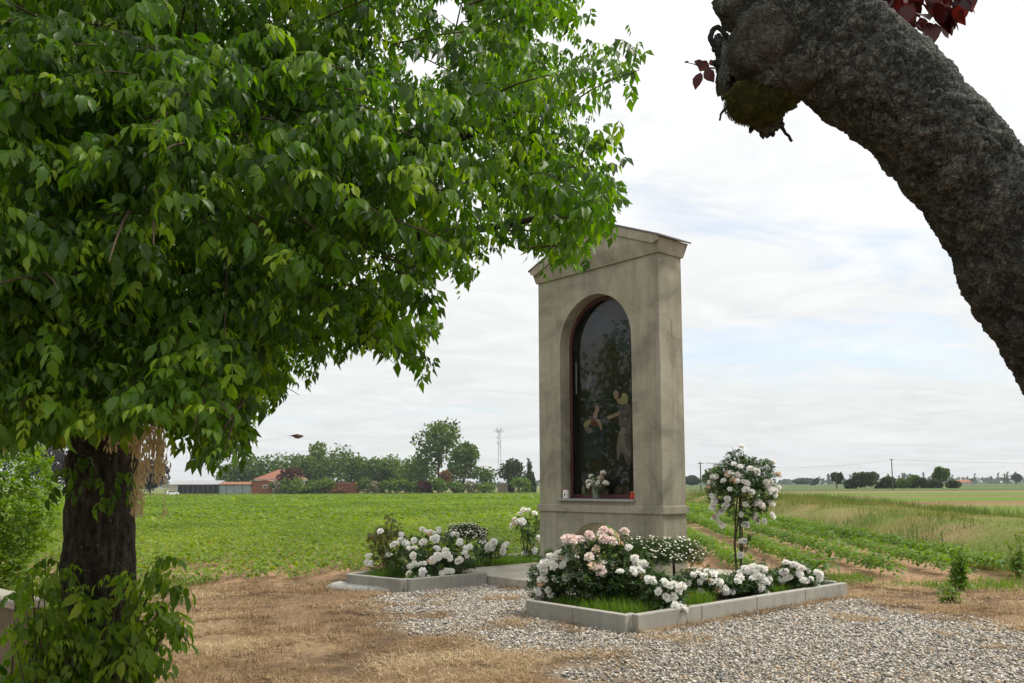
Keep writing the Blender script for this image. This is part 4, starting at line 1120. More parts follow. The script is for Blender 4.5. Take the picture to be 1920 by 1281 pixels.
for (u, v, kd) in ((1101, 902, 'w'), (1108, 899, 'w'), (1118, 897, 'w'), (1125, 903, 'w'), (1113, 903, 'w'), (1121, 910, 'w'), (1109, 909, 'w'), (1128, 893, 'b'), (1128, 885, 'w'), (1139, 905, 'w'), (1110, 891, 'w')):
    xx = sillpt(u, v, .05)-xc; d = ray(u, v); P0 = SO+.05*VB; tt = ((P0-CAM)@VB)/(d@VB); zz = (CAM+tt*d)[2]-1.263
    yy_ = r.uniform(-.06, .05)
    b_.tube([(r.uniform(-.02, .02), 0, .03), (xx*.45, yy_*.4, zz*.55), (xx, yy_, zz-.02)], .004, 5)
    o = link('rose_head', (BLOOMB if kd == 'b' else BLOOMW)[0 if kd == 'b' else r.integers(0, 3)], fl); o.location = (xx, yy_, zz-.03); o.rotation_euler = (r.uniform(.2, .9), r.uniform(-.5, .5), r.uniform(0, 6)); s = .105*r.uniform(.9, 1.15); o.scale = (s, s, s)
b_.build('stems', M['stem'], fl)['kind'] = 'stuff'
P = np.array([0, 0, .24])+r.normal(0, 1, (50, 3))*np.array([.10, .05, .07]); foliage('leaves', P, r.normal(0, 1, (50, 3)), .06, M['rleaf'], 5, fl)

# ================================================================== TREES NEAR THE CAMERA
def catmull(P, n):
    P = np.asarray(P, float); P = np.concatenate([[2*P[0]-P[1]], P, [2*P[-1]-P[-2]]]); m = len(P)-3; out_ = []
    for s in np.linspace(0, m-1e-6, n):
        i_ = int(s); t_ = s-i_; p0, p1, p2, p3 = P[i_:i_+4]
        out_.append(.5*((2*p1)+(-p0+p2)*t_+(2*p0-5*p1+4*p2-p3)*t_*t_+(-p0+3*p1-3*p2+p3)*t_**3))
    return np.array(out_)
def bark_tube(ctr, rad, ns, nr, disp):
    """tube with a displaced surface: disp(pos, along, theta, rad)->offset"""
    C_ = catmull(np.concatenate([np.asarray(ctr, float), np.asarray(rad, float)[:, None]], 1), ns)
    c_, r_ = C_[:, :3], C_[:, 3]
    T = np.gradient(c_, axis=0); T /= np.linalg.norm(T, axis=1)[:, None]
    up = np.array([0., 1, 0]); U_ = []; 
    for t_ in T:
        up = up-t_*(up@t_); up /= np.linalg.norm(up); U_.append(up.copy())
    U_ = np.array(U_); Sd = np.cross(T, U_)
    th = np.linspace(0, 2*math.pi, nr, endpoint=False)
    dirs = np.cos(th)[None, :, None]*U_[:, None]+np.sin(th)[None, :, None]*Sd[:, None]
    al = np.concatenate([[0], np.cumsum(np.linalg.norm(np.diff(c_, axis=0), axis=1))])
    P = c_[:, None]+dirs*r_[:, None, None]
    A = np.repeat(al, nr); TH = np.tile(th, ns); RR = np.repeat(r_, nr)
    d, tint = disp(P.reshape(-1, 3), A, TH, RR)
    V = P.reshape(-1, 3)+dirs.reshape(-1, 3)*d[:, None]
    i_, j_ = np.meshgrid(np.arange(ns-1), np.arange(nr), indexing='ij'); a_ = (i_*nr+j_).ravel(); b_ = (i_*nr+(j_+1) % nr).ravel()
    return V, np.stack([a_, b_, b_+nr, a_+nr], -1), tint
def m_bark(name, stops, lich, lines=.4, spots=.8):
    m, t, o = material(name); q = NT(t)
    f = q.noise(75, 7, .7); g = q.noise(9, 4, .6)
    vo = q.n('ShaderNodeTexVoronoi', feature='DISTANCE_TO_EDGE'); vo.inputs['Scale'].default_value = 42; tcw = q.n('ShaderNodeTexCoord').outputs['Object']; nz = q.n('ShaderNodeTexNoise'); nz.inputs['Scale'].default_value = 25; q.l(tcw, nz.inputs['Vector']); q.l(q.mix(.13, tcw, nz.outputs['Color'], 'ADD'), vo.inputs['Vector']); ve = q.rng(vo.outputs['Distance'], 0, .16, 0, 1)
    c_ = q.ramp(q.attr(), stops)
    c_ = q.mix(q.rng(g, .55, .72, 0, .6), c_, lich)
    c_ = q.mix(.5, c_, q.ramp(f, [(.3, (.25, .25, .25)), (.7, (.78, .78, .76))]), 'OVERLAY')
    c_ = q.mix(q.rng(ve, 0, 1, lines, 0), c_, (.016, .015, .012)); c_ = q.mix(q.rng(q.noise(34, 3, .5), .66, .72, 0, spots), c_, (.19, .19, .165))
    q.princ(o, c_, .9, .12, q.bump(q.mix(.5 if lines > .1 else .05, f, ve), .9, .012)); return m
M['plumbark'] = m_bark('plum_bark', [(0, (.038, .041, .038)), (.4, (.090, .096, .088)), (.75, (.150, .158, .146)), (1, (.26, .265, .245))], (.09, .11, .08))
M['elderbark'] = m_bark('maple_bark', [(0, (.028, .024, .019)), (.45, (.085, .072, .057)), (.8, (.15, .13, .105)), (1, (.20, .18, .15))], (.10, .095, .072))
M['burl'] = m_bark('burl_wood', [(0, (.030, .028, .023)), (.5, (.072, .069, .058)), (1, (.125, .12, .104))], (.045, .06, .024), .22, .6)
M['moss'] = m_leaf('moss', [(0, (.030, .034, .011)), (.5, (.062, .066, .020)), (1, (.11, .11, .038))], (1.2, 1.2, .8), .2, .9, .1)

# ---- arching plum trunk on the right
PY = 2.5
pth = [(2235, 1950, 185), (2225, 1400, 150), (2175, 1020, 135), (2090, 800, 128), (2022, 672, 124), (1970, 585, 122), (1902, 474, 120), (1820, 322, 119), (1738, 224, 118), (1652, 148, 120), (1575, 80, 128), (1520, 0, 134), (1480, -110, 125), (1450, -260, 112), (1430, -420, 98)]
ctr = [dep(u, v, PY+.12*math.sin(i_*.5)) for i_, (u, v, _) in enumerate(pth)]; pth = [(u-5, v+7, w_) for u, v, w_ in pth]; ctr = [dep(u, v, PY+.12*math.sin(i_*.5)) for i_, (u, v, _) in enumerate(pth)]; rad = [w_*PY/F*.81 for *_, w_ in pth]
def plum_disp(P, A, TH, RR):
    Q = P*np.array([26, 26, 26]); q_ = np.stack([np.cos(TH)*RR*48, np.sin(TH)*RR*48, A*20], -1); d1, d2 = worley(q_+(fbm(P*30, 3, 3)[:, None]-.5)*3.2, 5); crack = np.clip((d2-d1)*3.2, 0, 1)
    n1_ = fbm(P*5, 3, 9)-.5; n2_ = fbm(P*55, 3, 4)-.5; n3 = fbm(P*16, 2, 14)-.5
    n4 = fbm(P*130, 2, 24)-.5; cl = h3(np.floor(q_[:, 0]*.9).astype(int), np.floor(q_[:, 1]*.9).astype(int), np.floor(q_[:, 2]*.9).astype(int))-.5
    d = n1_*.045+n3*.020+crack*.006+n2_*.014+n4*.008
    return d, np.clip(.15+crack*.25+n2_*1.1+n4*.7+n3*.8, 0, 1)
pl = thing('plum_tree', 'arching dark rough plum trunk with burls and dark red leaves', 'tree', (ctr[0][0], ctr[0][1], 0))
PB = np.array([ctr[0][0], ctr[0][1], 0])
ctr[0][2] = -.05
V, Fc, tn = bark_tube(ctr, rad, 480, 140, plum_disp)
link('trunk', mesh_np('trunk', V-PB, Fc, M['plumbark'], tn, True), pl)
def burl(name, u, v, ru, rv, Y_, mat, seed, amp=.22, freq=9., sub=5, fine=.06):
    sub = min(sub, 4)
    bm = bmesh.new(); bmesh.ops.create_icosphere(bm, subdivisions=sub, radius=1)
    D = np.array([x.co[:] for x in bm.verts]); Fc = np.array([[x.index for x in f.verts] for f in bm.faces]); bm.free()
    c_ = dep(u, v, Y_); k = Y_/F; R_ = np.array([ru*k, (ru+rv)*.45*k, rv*k])
    n_1 = fbm(D*1.7+seed, 3, seed)-.5; n_2 = fbm(D*freq+seed, 3, seed+4)-.5; n_3 = fbm(D*30+seed, 2, seed+7)-.5
    n_4 = fbm(D*14+seed, 2, seed+9)-.5; V = c_+D*R_*(1+amp*2*n_1+amp*.8*n_2+fine*n_3+amp*.35*n_4)[:, None]
    return link(name, mesh_np(name, V-PB, Fc, mat, np.clip(.45+n_2*1.2+n_3*.6, 0, 1), True), pl)
burl('burl', 1438, 92, 74, 82, PY-.09, M['burl'], 3, .30, 4.)
burl('burl', 1496, 140, 50, 40, PY-.14, M['burl'], 8, .30, 4., 5)
burl('burl', 1505, 55, 62, 56, PY-.12, M['burl'], 12, .30, 4., 5)
burl('burl', 1460, 150, 44, 30, PY-.13, M['burl'], 14, .30, 4., 5)
burl('burl', 1400, 5, 58, 60, PY-.02, M['plumbark'], 15, .3, 7.)
burl('bark_ridge', 1362, 130, 20, 62, PY-.0, M['plumbark'], 19, .4, 6., 4, .2)
burl('bark_ridge', 1346, 85, 13, 20, PY-.0, M['plumbark'], 23, .55, 4., 4, .2)
burl('bark_ridge', 1440, 232, 26, 20, PY-.02, M['plumbark'], 29, .6, 4., 4, .3)
burl('moss_clump', 1455, 185, 44, 26, PY-.09, M['moss'], 37, .4, 5., 5, .2)
burl('moss_clump', 1398, 180, 34, 30, PY-.06, M['moss'], 41, .45, 5., 5, .25)
burl('moss_clump', 1420, 196, 56, 38, PY-.08, M['moss'], 31, .34, 5., 5, .2)
# tufts of moss fibres
r = np.random.default_rng(6); cM = dep(1420, 196, PY-.08); kM = PY/F
d = r.normal(0, 1, (9000, 3)); d /= np.linalg.norm(d, axis=1)[:, None]
P = cM+d*np.array([58, 48, 38])*kM*r.uniform(.9, 1.08, 9000)[:, None]
Vb, Fb = blades(P-PB, .012, .0011, 1.0, 1, 8); Vb = Vb
o = link('moss_fibres', mesh_np('moss_fibres', Vb, Fb, M['moss'], np.repeat(np.clip(r.normal(.5, .2, 9000), 0, 1), 5)), pl); o['kind'] = 'stuff'
b_ = MB()
for pts, rr in (([(1462, 236), (1473, 248), (1485, 263)], [4, 3, 2.6]), ([(1460, 215), (1468, 226)], [4, 2]), ([(1360, 205), (1353, 214), (1350, 226)], [3, 2, 2]), ([(1348, 92), (1337, 80), (1333, 62), (1345, 52), (1356, 62), (1358, 78), (1350, 90)], [6, 6, 5, 5, 5, 6, 7]), ([(1352, 100), (1336, 92)], [6, 4]), ([(1355, 118), (1335, 118)], [9, 5]), ([(1420, 225), (1405, 250)], [9, 3]), ([(1430, 235), (1430, 262)], [8, 2]), ([(1440, 235), (1450, 256)], [8, 3])):
    cp = catmull(np.array([[*(dep(u, v, PY-.02)-PB), x*PY/F] for (u, v), x in zip(pts, rr)]), 4*len(pts)+3); cp[:, 3] *= .8+.5*fbm(cp[:, :3]*90, 2, 3); cp[:, :3] += (np.stack([fbm(cp[:, :3]*60, 2, s_) for s_ in (1, 2, 3)], -1)-.5)*.012; MB().tube(cp[:, :3], cp[:, 3], 8).build('twig_stub', M['plumbark'], pl, smooth=True)
# dark red leaves
def plum_leaf():
    V = []; Q = []
    st_ = [(0, .02), (.18, .24), (.42, .36), (.68, .27), (.88, .10), (1., .0)]
    for (t_, w_) in st_:
        z = -.18*t_*t_
        V += [(t_, -w_, z+.35*w_*.4), (t_, 0, z), (t_, w_, z+.35*w_*.4)]
    for i_ in range(len(st_)-1):
        for j_ in (0, 1): a_ = i_*3+j_; Q.append([a_, a_+1, a_+4, a_+3])
    return np.array(V, float), np.array(Q)
PLV, PLF = plum_leaf()
M['redleaf'] = m_leaf('purple_plum_leaf', [(0, (.035, .010, .012)), (.5, (.06, .015, .016)), (1, (.10, .028, .022))], (1.5, .8, .7), .4, .4, .4, True)
plme = mesh_np('plum_leaf', PLV, PLF, M['redleaf'], smooth=True)
r = np.random.default_rng(12)
HL = []
def hang_leaf(u, v, Y_, lpx, yaw, pitch, roll_=0.):
    o = link('plum_leaf', plme, pl); HL.append(o); o.location = tuple(dep(u, v, Y_)-PB); s = lpx*Y_/F; o.scale = (s, s, s); o.rotation_euler = Matrix.Rotation(yaw, 3, 'Z').to_euler() if False else (roll_, pitch, yaw)
for (u, v, lp, yaw, pit) in ((1312, 134, 36, 0, -1.0), (1318, 122, 20, 0, -2.6), (1314, 136, 34, 0, 2.0), (1322, 130, 32, 0, 1.05), (1336, 124, 16, 0, -1.8), (1292, 116, 10, 0, 3.1)):
    hang_leaf(u, v, PY-.02, lp, yaw, pit, r.uniform(-.6, .6))
    HL[-1].rotation_euler = (Matrix.Rotation(r.uniform(-.4, .4), 3, 'Z') @ Matrix.Rotation(pit, 3, 'Y') @ Matrix.Rotation(math.pi/2+r.uniform(-.5, .5), 3, 'X')).to_euler()
b_ = MB(); b_.tube([dep(1340, 128, PY)-PB, dep(1322, 127, PY-.01)-PB, dep(1300, 120, PY-.02)-PB, dep(1286, 117, PY-.02)-PB], [.003, .002, .0015, .001], 5)
for k in range(120):
    u = r.uniform(1640, 1815); v = r.uniform(-60, 42)-abs(u-1740)*.16+8
    if v > 70-abs(u-1735)*.9: v = r.uniform(-50, 10)
    if u < 1690 and v > 20: v -= 30
    hang_leaf(u, v, PY+.18+r.uniform(-.12, .12), r.uniform(30, 52), r.uniform(0, 6.28), r.uniform(.5, 1.4), r.uniform(-.8, .8))
hang_leaf(1742, 42, PY+.1, 50, -1.4, 1.25, .1); hang_leaf(1782, 28, PY+.1, 40, -.5, 1.1, .2); hang_leaf(1808, 0, PY+.1, 38, -.3, .9, .2); hang_leaf(1700, 40, PY+.1, 42, -2., 1.2, .2)
for k in range(8):
    p0 = dep(1740, -150, PY+.2)-PB; p2 = dep(1660+k*20, 5+r.uniform(-25, 20), PY+.18)-PB
    b_.tube([p0, (p0+p2)/2+r.normal(0, .02, 3), p2], [.005, .003, .0015], 5)
p0 = dep(1600, 60, PY)-PB; b_.tube([p0, dep(1690, -90, PY+.15)-PB, dep(1740, -150, PY+.2)-PB], [.02, .014, .006], 6)
b_.build('twigs', M['plumbark'], pl)['kind'] = 'stuff'

# ---- ash-leaved maple on the left
EY = 4.6
EB = dep(188, 1300, EY); EB[2] = 0.
el = thing('maple_tree', 'leafy ash-leaved maple with drooping crown and dark ridged trunk', 'tree', tuple(EB))
tpath = [(187, 1450, 68), (187, 1250, 64), (186, 1080, 61), (190, 950, 58), (194, 820, 58), (200, 700, 64), (215, 560, 62), (250, 420, 52), (300, 250, 44), (340, 60, 34), (360, -160, 24), (380, -420, 12)]
ctr = [dep(u, v, EY) for u, v, _ in tpath]; ctr[0][2] = -.1; rad = [w_*EY/F for *_, w_ in tpath]; rad[0] *= 1.2
def elder_disp(P, A, TH, RR):
    q = np.stack([np.cos(TH)*RR*30, np.sin(TH)*RR*30, A*4.2], -1); d1, d2 = worley(q+fbm(q*.7, 2, 5)[:, None]*.9, 3); crack = np.clip((d2-d1)*2.0, 0, 1)
    n1_ = fbm(P*4, 3, 2)-.5; n2_ = fbm(P*np.array([80, 80, 22]), 3, 4)-.5
    return n1_*.03+crack*.012+n2_*.008, np.clip(.05+crack*.5+n2_*.9, 0, 1)
V, Fc, tn = bark_tube(ctr, rad, 380, 90, elder_disp)
link('trunk', mesh_np('trunk', V-EB, Fc, M['elderbark'], tn, True), el)
CC = np.array([-2.25, 4.55, 3.7])
limbs = [((205, 660), [(420, 520, 4.4), (640, 380, 4.2), (860, 260, 4.1), (1080, 170, 4.1)], .055), ((205, 640), [(330, 520, 4.1), (520, 480, 3.7), (720, 450, 3.6), (900, 430, 3.8), (1050, 400, 3.9)], .045), ((210, 600), [(100, 420, 4.0), (20, 280, 3.4), (-60, 180, 3.0)], .045), ((240, 450), [(420, 200, 4.8), (600, 20, 5.0), (820, -120, 5.0)], .045), ((215, 560), [(260, 380, 3.9), (330, 220, 3.3), (430, 120, 3.0)], .04), ((200, 680), [(320, 620, 4.3), (430, 620, 4.1), (560, 640, 4.1), (700, 600, 4.2)], .035), ((205, 640), [(-80, 520, 5.0), (-350, 400, 5.4)], .05), ((230, 500), [(350, 330, 5.4), (560, 230, 6.0), (760, 200, 6.2)], .04), ((196, 760), [(280, 740, 4.4), (380, 790, 4.3), (455, 850, 4.3)], .016)]
LP = []; b_ = MB()
for (u0, v0), pts, r0 in limbs:
    path = catmull([dep(u0, v0, EY)]+[dep(u, v, y_) for u, v, y_ in pts], 14); LP.append(path); n = len(path)
    o = MB().tube([p-EB for p in path], [r0*(1-.85*k/(n-1))+.004 for k in range(n)], 8).build('limb', M['elderbark'], el, smooth=True)
LPc = np.concatenate(LP)
OUT = [(-1500, -1600), (1130, -1600), (1150, -300), (1140, -50), (1125, 15), (1095, 60), (1105, 105), (1150, 72), (1190, 72), (1222, 125), (1216, 190), (1190, 222), (1160, 232), (1130, 245), (1138, 300), (1166, 325), (1150, 390), (1138, 450), (1112, 478), (1080, 500), (1030, 510), (1000, 472), (945, 470), (900, 505), (872, 552), (845, 500), (805, 495), (812, 560), (830, 605), (790, 640), (808, 685), (795, 725), (770, 690), (735, 680), (712, 690), (702, 640), (640, 668), (595, 695), (580, 738), (505, 765), (470, 790), (440, 815), (482, 845), (470, 872), (435, 860), (405, 895), (360, 885), (340, 840), (318, 790), (262, 790), (235, 830), (190, 800), (150, 790), (120, 850), (100, 800), (60, 835), (0, 845), (-300, 850), (-1500, 900)]
HOLES = [(850, 30, 42, 34), (1120, 10, 10, 30), (800, 130, 36, 26), (175, 62, 18, 20)]
def maple_leaf(seed, young=False, lod=0):
    """compound leaf: rachis along +x then down, ovate toothed leaflets hanging"""
    r = np.random.default_rng(seed); V = []; Q = []
    n = r.choice([3, 5, 5]); L_ = .13
    def rach(t_): return np.array([L_*t_, 0, .012*math.sin(t_*2)-.035*t_*t_])
    def leaflet(b_, d, l, w_):
        d = d/np.linalg.norm(d); sd2 = np.cross([0, 0, 1.], d); 
        sd2 = sd2/(np.linalg.norm(sd2)+1e-9); up_ = np.cross(d, sd2); o = len(V)
        roll_ = r.uniform(-.5, .5); sd2, up_ = sd2*math.cos(roll_)+up_*math.sin(roll_), up_*math.cos(roll_)-sd2*math.sin(roll_)
        bend = r.uniform(.15, .45); fold = r.uniform(.25, .6); skew = r.uniform(-.06, .06)
        st_ = [(0, .03), (.12, .46), (.34, .98), (.56, .92), (.66, 1.02), (.78, .52), (1., .0)]
        if lod == 1: st_ = [(0, .05), (.46, 1.1), (1., 0.)]
        if lod == 2:
            pm = b_+d*l*.45-up_*bend*l*.2; pt = b_+d*l-up_*bend*l-np.array([0, 0, .12*l]); V.extend([b_, pm-sd2*w_*.55+up_*fold*w_*.4, pt, pm+sd2*w_*.55+up_*fold*w_*.4]); Q.append([o, o+1, o+2, o+3]); return
        for (t_, w2) in st_:
            p = b_+d*l*t_-up_*bend*l*t_*t_+np.array([0, 0, -.12*l*t_*t_])
            ws = w_*.5*w2
            V.extend([p-sd2*ws*(1+skew)+up_*fold*ws, p, p+sd2*ws*(1-skew)+up_*fold*ws])
        for i_ in range(len(st_)-1):
            for j_ in (0, 1): a_ = o+i_*3+j_; Q.append([a_, a_+1, a_+4, a_+3])
    s = .55 if young else 1.
    leaflet(rach(1.), np.array([1, r.uniform(-.2, .2), -.9+r.uniform(-.3, .3)]),   .096*s*r.uniform(.9, 1.15), .050*s)
    for k in range((n-1)//2):
        t_ = .72-.36*k
        for sg in (-1, 1): leaflet(rach(t_), np.array([.55, sg*.8, -.75+r.uniform(-.35, .3)]), .080*s*r.uniform(.8, 1.15), .038*s)
    if lod: return np.array(V), np.array(Q)
    # stalk
    o = len(V); wv = .0012
    for t_ in (-.35, .3, 1.): p = rach(t_); V.extend([p+np.array([0, wv, 0]), p-np.array([0, wv, 0])])
    Q.append([o, o+1, o+3, o+2]); Q.append([o+2, o+3, o+5, o+4])
    return np.array(V), np.array(Q)
ML = [maple_leaf(s) for s in range(8)]; MY = [maple_leaf(s+50, True) for s in range(3)]
PROT = ML+MY
PROT1 = [maple_leaf(s, False, 1) for s in range(8)]+[maple_leaf(s+50, True, 1) for s in range(3)]
PROT2 = [maple_leaf(s, False, 2) for s in range(8)]+[maple_leaf(s+50, True, 2) for s in range(3)]
M['mleaf'] = m_leaf('maple_leaf', [(0, (.026, .062, .006)), (.4, (.056, .128, .010)), (.75, (.105, .205, .014)), (1, (.22, .32, .025))], (1.9, 2.1, .6), .46, .42, .35)
M['mleafo'] = m_leaf('maple_leaf_near', [(0, (.038, .085, .008)), (.5, (.066, .148, .012)), (.85, (.11, .21, .018)), (1, (.17, .27, .025))], (1.9, 2.1, .6), .44, .42, .35, True)
def crown():
    r = np.random.default_rng(5)
    # sprays: twig bases inside the crown's volume
    n = 200000
    x = r.uniform(-6.2, 1.3, n); y = r.uniform(2.0, 7.1, n); z = r.uniform(1.75, 6.2, n)
    e = ((x-CC[0])/3.35)**2+((y-CC[1])/2.4)**2
    ez = np.where(z > 3.7, e+((z-3.7)/2.4)**2, e+(np.clip(2.6-z, 0, 9)/1.3)**2*.6)
    lobes = fbm(np.stack([x, y, z], -1)*1.15, 3, 77)
    P = np.stack([x, y, z], -1); uv, zc_ = projn(P)
    ok = (ez < .98) & (lobes > .36+.10*(1-ez)) & in_poly(uv, OUT)
    ok &= ~((y < 2.35) & (uv[:, 0] > 700))
    P = P[ok]; ez = ez[ok]
    # more of them in the outer shell
    uvp, _ = projn(P); offf = (uvp[:, 0] < -120) | (uvp[:, 1] < -150)
    ok = r.random(len(P)) < np.where(ez > .45, 1, .6)*np.where(offf, .45, 1); P = P[ok]
    P = P[:6200]
    # fuller front of the crown
    q_ = np.stack([r.uniform(-40, 1225, 14000), r.uniform(-60, 850, 14000)], -1); q_ = q_[in_poly(q_, OUT)]
    Yq = r.uniform(2.55, 4.6, len(q_)); Pq = np.array([dep(a_, b2, c_) for (a_, b2), c_ in zip(q_, Yq)]); eq = ((Pq[:, 0]-CC[0])/3.35)**2+((Pq[:, 1]-CC[1])/2.4)**2
    lq = fbm(Pq*1.5, 3, 78); Pq = Pq[(eq < 1) & (lq > .40) & (Pq[:, 2] > 1.7)][:2300]; P = np.concatenate([P, Pq])
    # thinner towards the rim and on the right, where the sky shows through
    uvp, _ = projn(P); rim = sd_poly(uvp, OUT); keep = np.clip(.34+rim/170, .34, 1)*np.interp(uvp[:, 0], [450, 950], [.95, .45])
    gap_ = fb2(uvp[:, 0]*.011, uvp[:, 1]*.011, 2, 90); keep = keep*np.where((uvp[:, 0] > 480) & (gap_ < .43), .25, 1)*np.where(gap_ < .34, .45, 1)
    P = P[r.random(len(P)) < keep]
    pos = []; az = []; pit = []; size = []; var = []; tin = []; tw = MB()
    for p in P:
        j_ = np.argmin(np.linalg.norm(LPc-p, axis=1)); d = p-LPc[j_]; dh = p-np.array([CC[0], CC[1], p[2]]); d = d/(np.linalg.norm(d)+1e-6)+.6*dh/(np.linalg.norm(dh)+1e-6)+r.normal(0, .3, 3); d[2] = d[2]*.5-.12; d /= np.linalg.norm(d)
        l = r.uniform(.22, .46); pts = [p+d*l*t_+np.array([0, 0, -.16*l*t_*t_]) for t_ in (0, .35, .7, 1.)]
        spray_t = r.normal(.03, .19)
        a0 = math.atan2(d[1], d[0]); 
        for k, t_ in enumerate((.1, .3, .5, .68, .84, 1.)):
            q = p+d*l*t_+np.array([0, 0, -.16*l*t_*t_])
            for sg in ((-1, 1) if t_ < 1 else (0,)):
                if r.random() < .12: continue
                pos.append(q+r.normal(0, .012, 3)); az.append(a0+sg*r.uniform(.7, 1.4)+r.normal(0, .25)); pit.append(r.normal(.45, .35)); yg = t_ > .8 and r.random() < .45
                var.append(r.integers(8, 11) if yg else r.integers(0, 8)); size.append(r.uniform(.38, .64)*(1.25 if yg else 1)); tin.append((.88 if yg else .42)+spray_t+r.normal(0, .14))
        uvq, _ = projn(np.array(pts)); 
        if in_poly(uvq, OUT).all() and r.random() < .34: tw.tube([q-EB for q in pts], [.0045, .0035, .0025, .0015], 4, cap=False)
    pos = np.array(pos); az = np.array(az); pit = np.array(pit); size = np.array(size); var = np.array(var); tin = np.clip(np.array(tin), 0, 1)
    fwd_ = np.stack([np.cos(az)*.09, np.sin(az)*.09, -.05-.03*pit], -1)
    uv1, zz = projn(pos+fwd_); jit = np.stack([fb2(uv1[:, 0]*.03, uv1[:, 1]*.03, 2, 7)-.5, fb2(uv1[:, 0]*.03, uv1[:, 1]*.03, 2, 8)-.5], -1)*70; ok = in_poly(uv1+jit, OUT) & (zz > 2.25)
    for (hu, hv, ru, rv) in HOLES: ok &= ~((((uv1[:, 0]-hu)/ru)**2+((uv1[:, 1]-hv)/rv)**2) < 1)
    pos, az, pit, size, var, tin, uv1, zz = [q[ok] for q in (pos, az, pit, size, var, tin, uv1, zz)]
    R = rot_xyz(r.normal(0, .3, len(pos)), pit, az)
    # the 300 that show largest become leaves of their own
    inside = (uv1[:, 0] > 5) & (uv1[:, 0] < 1230) & (uv1[:, 1] > 5)
    order = np.argsort(np.where(inside & (var < 8), zz/size, 99)); own = order[:300]; rest = np.setdiff1d(np.arange(len(pos)), own)
    mes = [mesh_np('leaf', v_, f_, M['mleafo'], smooth=True) for v_, f_ in ML]
    for k in own:
        o = link('leaf', mes[var[k]], el); m4 = Matrix(R[k].tolist()).to_4x4(); o.matrix_basis = Matrix.Translation(pos[k]-EB) @ m4 @ Matrix.Scale(size[k], 4)
    Vs = []; Fs = []; Ts = []; off = 0
    lod = np.where(~((uv1[:, 0] > -60) & (uv1[:, 1] > -60)) | (zz > 3.2), 2, np.where(zz > 2.4, 1, 0))
    for v in range(len(PROT)*3):
        v, lv = v % len(PROT), v//len(PROT)
        m = rest[(var[rest] == v) & (lod[rest] == lv)]
        if not len(m): continue
        PV, PF = (PROT, PROT1, PROT2)[lv][v]; Vv, Ff = scatter(PV, PF, R[m], pos[m]-EB, size[m]); Vs.append(Vv); Fs.append(Ff+off); off += len(Vv); Ts.append(np.repeat(tin[m], len(PV)))
    o = link('foliage', mesh_np('foliage', np.concatenate(Vs), np.concatenate(Fs), M['mleaf'], np.concatenate(Ts), True), el); o['kind'] = 'stuff'
    tw.build('twigs', M['cane'], el, fix=False)['kind'] = 'stuff'
    print('maple leaves', len(pos), 'sprays', len(P))
crown()
# hanging sprigs in front of the trunk
mes_h = [mesh_np('leaf', v_, f_, M['mleafo'], smooth=True) for v_, f_ in ML[:4]]
r = np.random.default_rng(33); b_ = MB()
for (pts) in ([(155, 835), (160, 850), (180, 890), (205, 925)], [(125, 845), (120, 870), (115, 905)], [(225, 850), (232, 880), (236, 912)]):
    Yh = EY-.35; b_.tube([dep(u, v, Yh)-EB for u, v in pts], .002, 4)
    for (u, v) in pts[1:]:
        for sg in (-1, 1):
            o = link('leaf', mes_h[r.integers(0, 4)], el); o.location = tuple(dep(u+sg*4, v, Yh)-EB); o.rotation_euler = (r.normal(0, .3), r.uniform(.5, 1.), -1.57+sg*r.uniform(.2, 1.3)); s = r.uniform(.5, .75); o.scale = (s, s, s)
b_.build('hanging_twigs', M['cane'], el)['kind'] = 'stuff'
# pale bunches of winged seeds
M['seed'] = m_leaf('dry_seed_wing', [(0, (.50, .42, .26)), (.5, (.70, .62, .43)), (1, (.82, .75, .57))], (1.1, 1.05, .95), .5, .7, .15)
SV = np.array([(0, -.06, 0), (0, .06, 0), (.55, .15, .03), (1., .05, 0), (.9, -.10, -.02), (.4, -.08, 0)], float); SF = np.array([[0, 1, 2, 5], [5, 2, 3, 4]])
for i_, (u, v, l, w_, n) in enumerate(((262, 740, 110, 24, 220), (290, 750, 90, 22, 200), (300, 760, 120, 16, 160), (270, 800, 100, 20, 110), (300, 820, 80, 16, 80), (265, 870, 90, 12, 60), (240, 770, 60, 20, 80), (395, 730, 70, 18, 150), (180, 700, 50, 24, 60), (408, 720, 60, 12, 50), (215, 790, 50, 18, 50), (10, 780, 60, 14, 40), (310, 890, 80, 5, 14), (255, 910, 50, 9, 40))):
    n = int(n*1.5); w_ = w_*.8; r = np.random.default_rng(300+i_); Yh = EY-.5+r.uniform(-.2, .1); k = Yh/F; top = dep(u, v, Yh); P = top+np.stack([r.normal(0, w_*.5*k, n), r.normal(0, w_*.5*k, n), -r.random(n)*l*k], -1)
    R = rot_xyz(r.uniform(-.8, .8, n), r.uniform(.9, 1.7, n), r.uniform(0, 6.28, n)); Vv, Ff = scatter(SV, SF, R, P-EB, .034*r.uniform(.7, 1.2, n))
    o = link('seed_cluster', mesh_np('seed_cluster', Vv, Ff, M['seed'], np.repeat(np.clip(r.normal(.5, .22, n), 0, 1), 6)), el); o['kind'] = 'stuff'

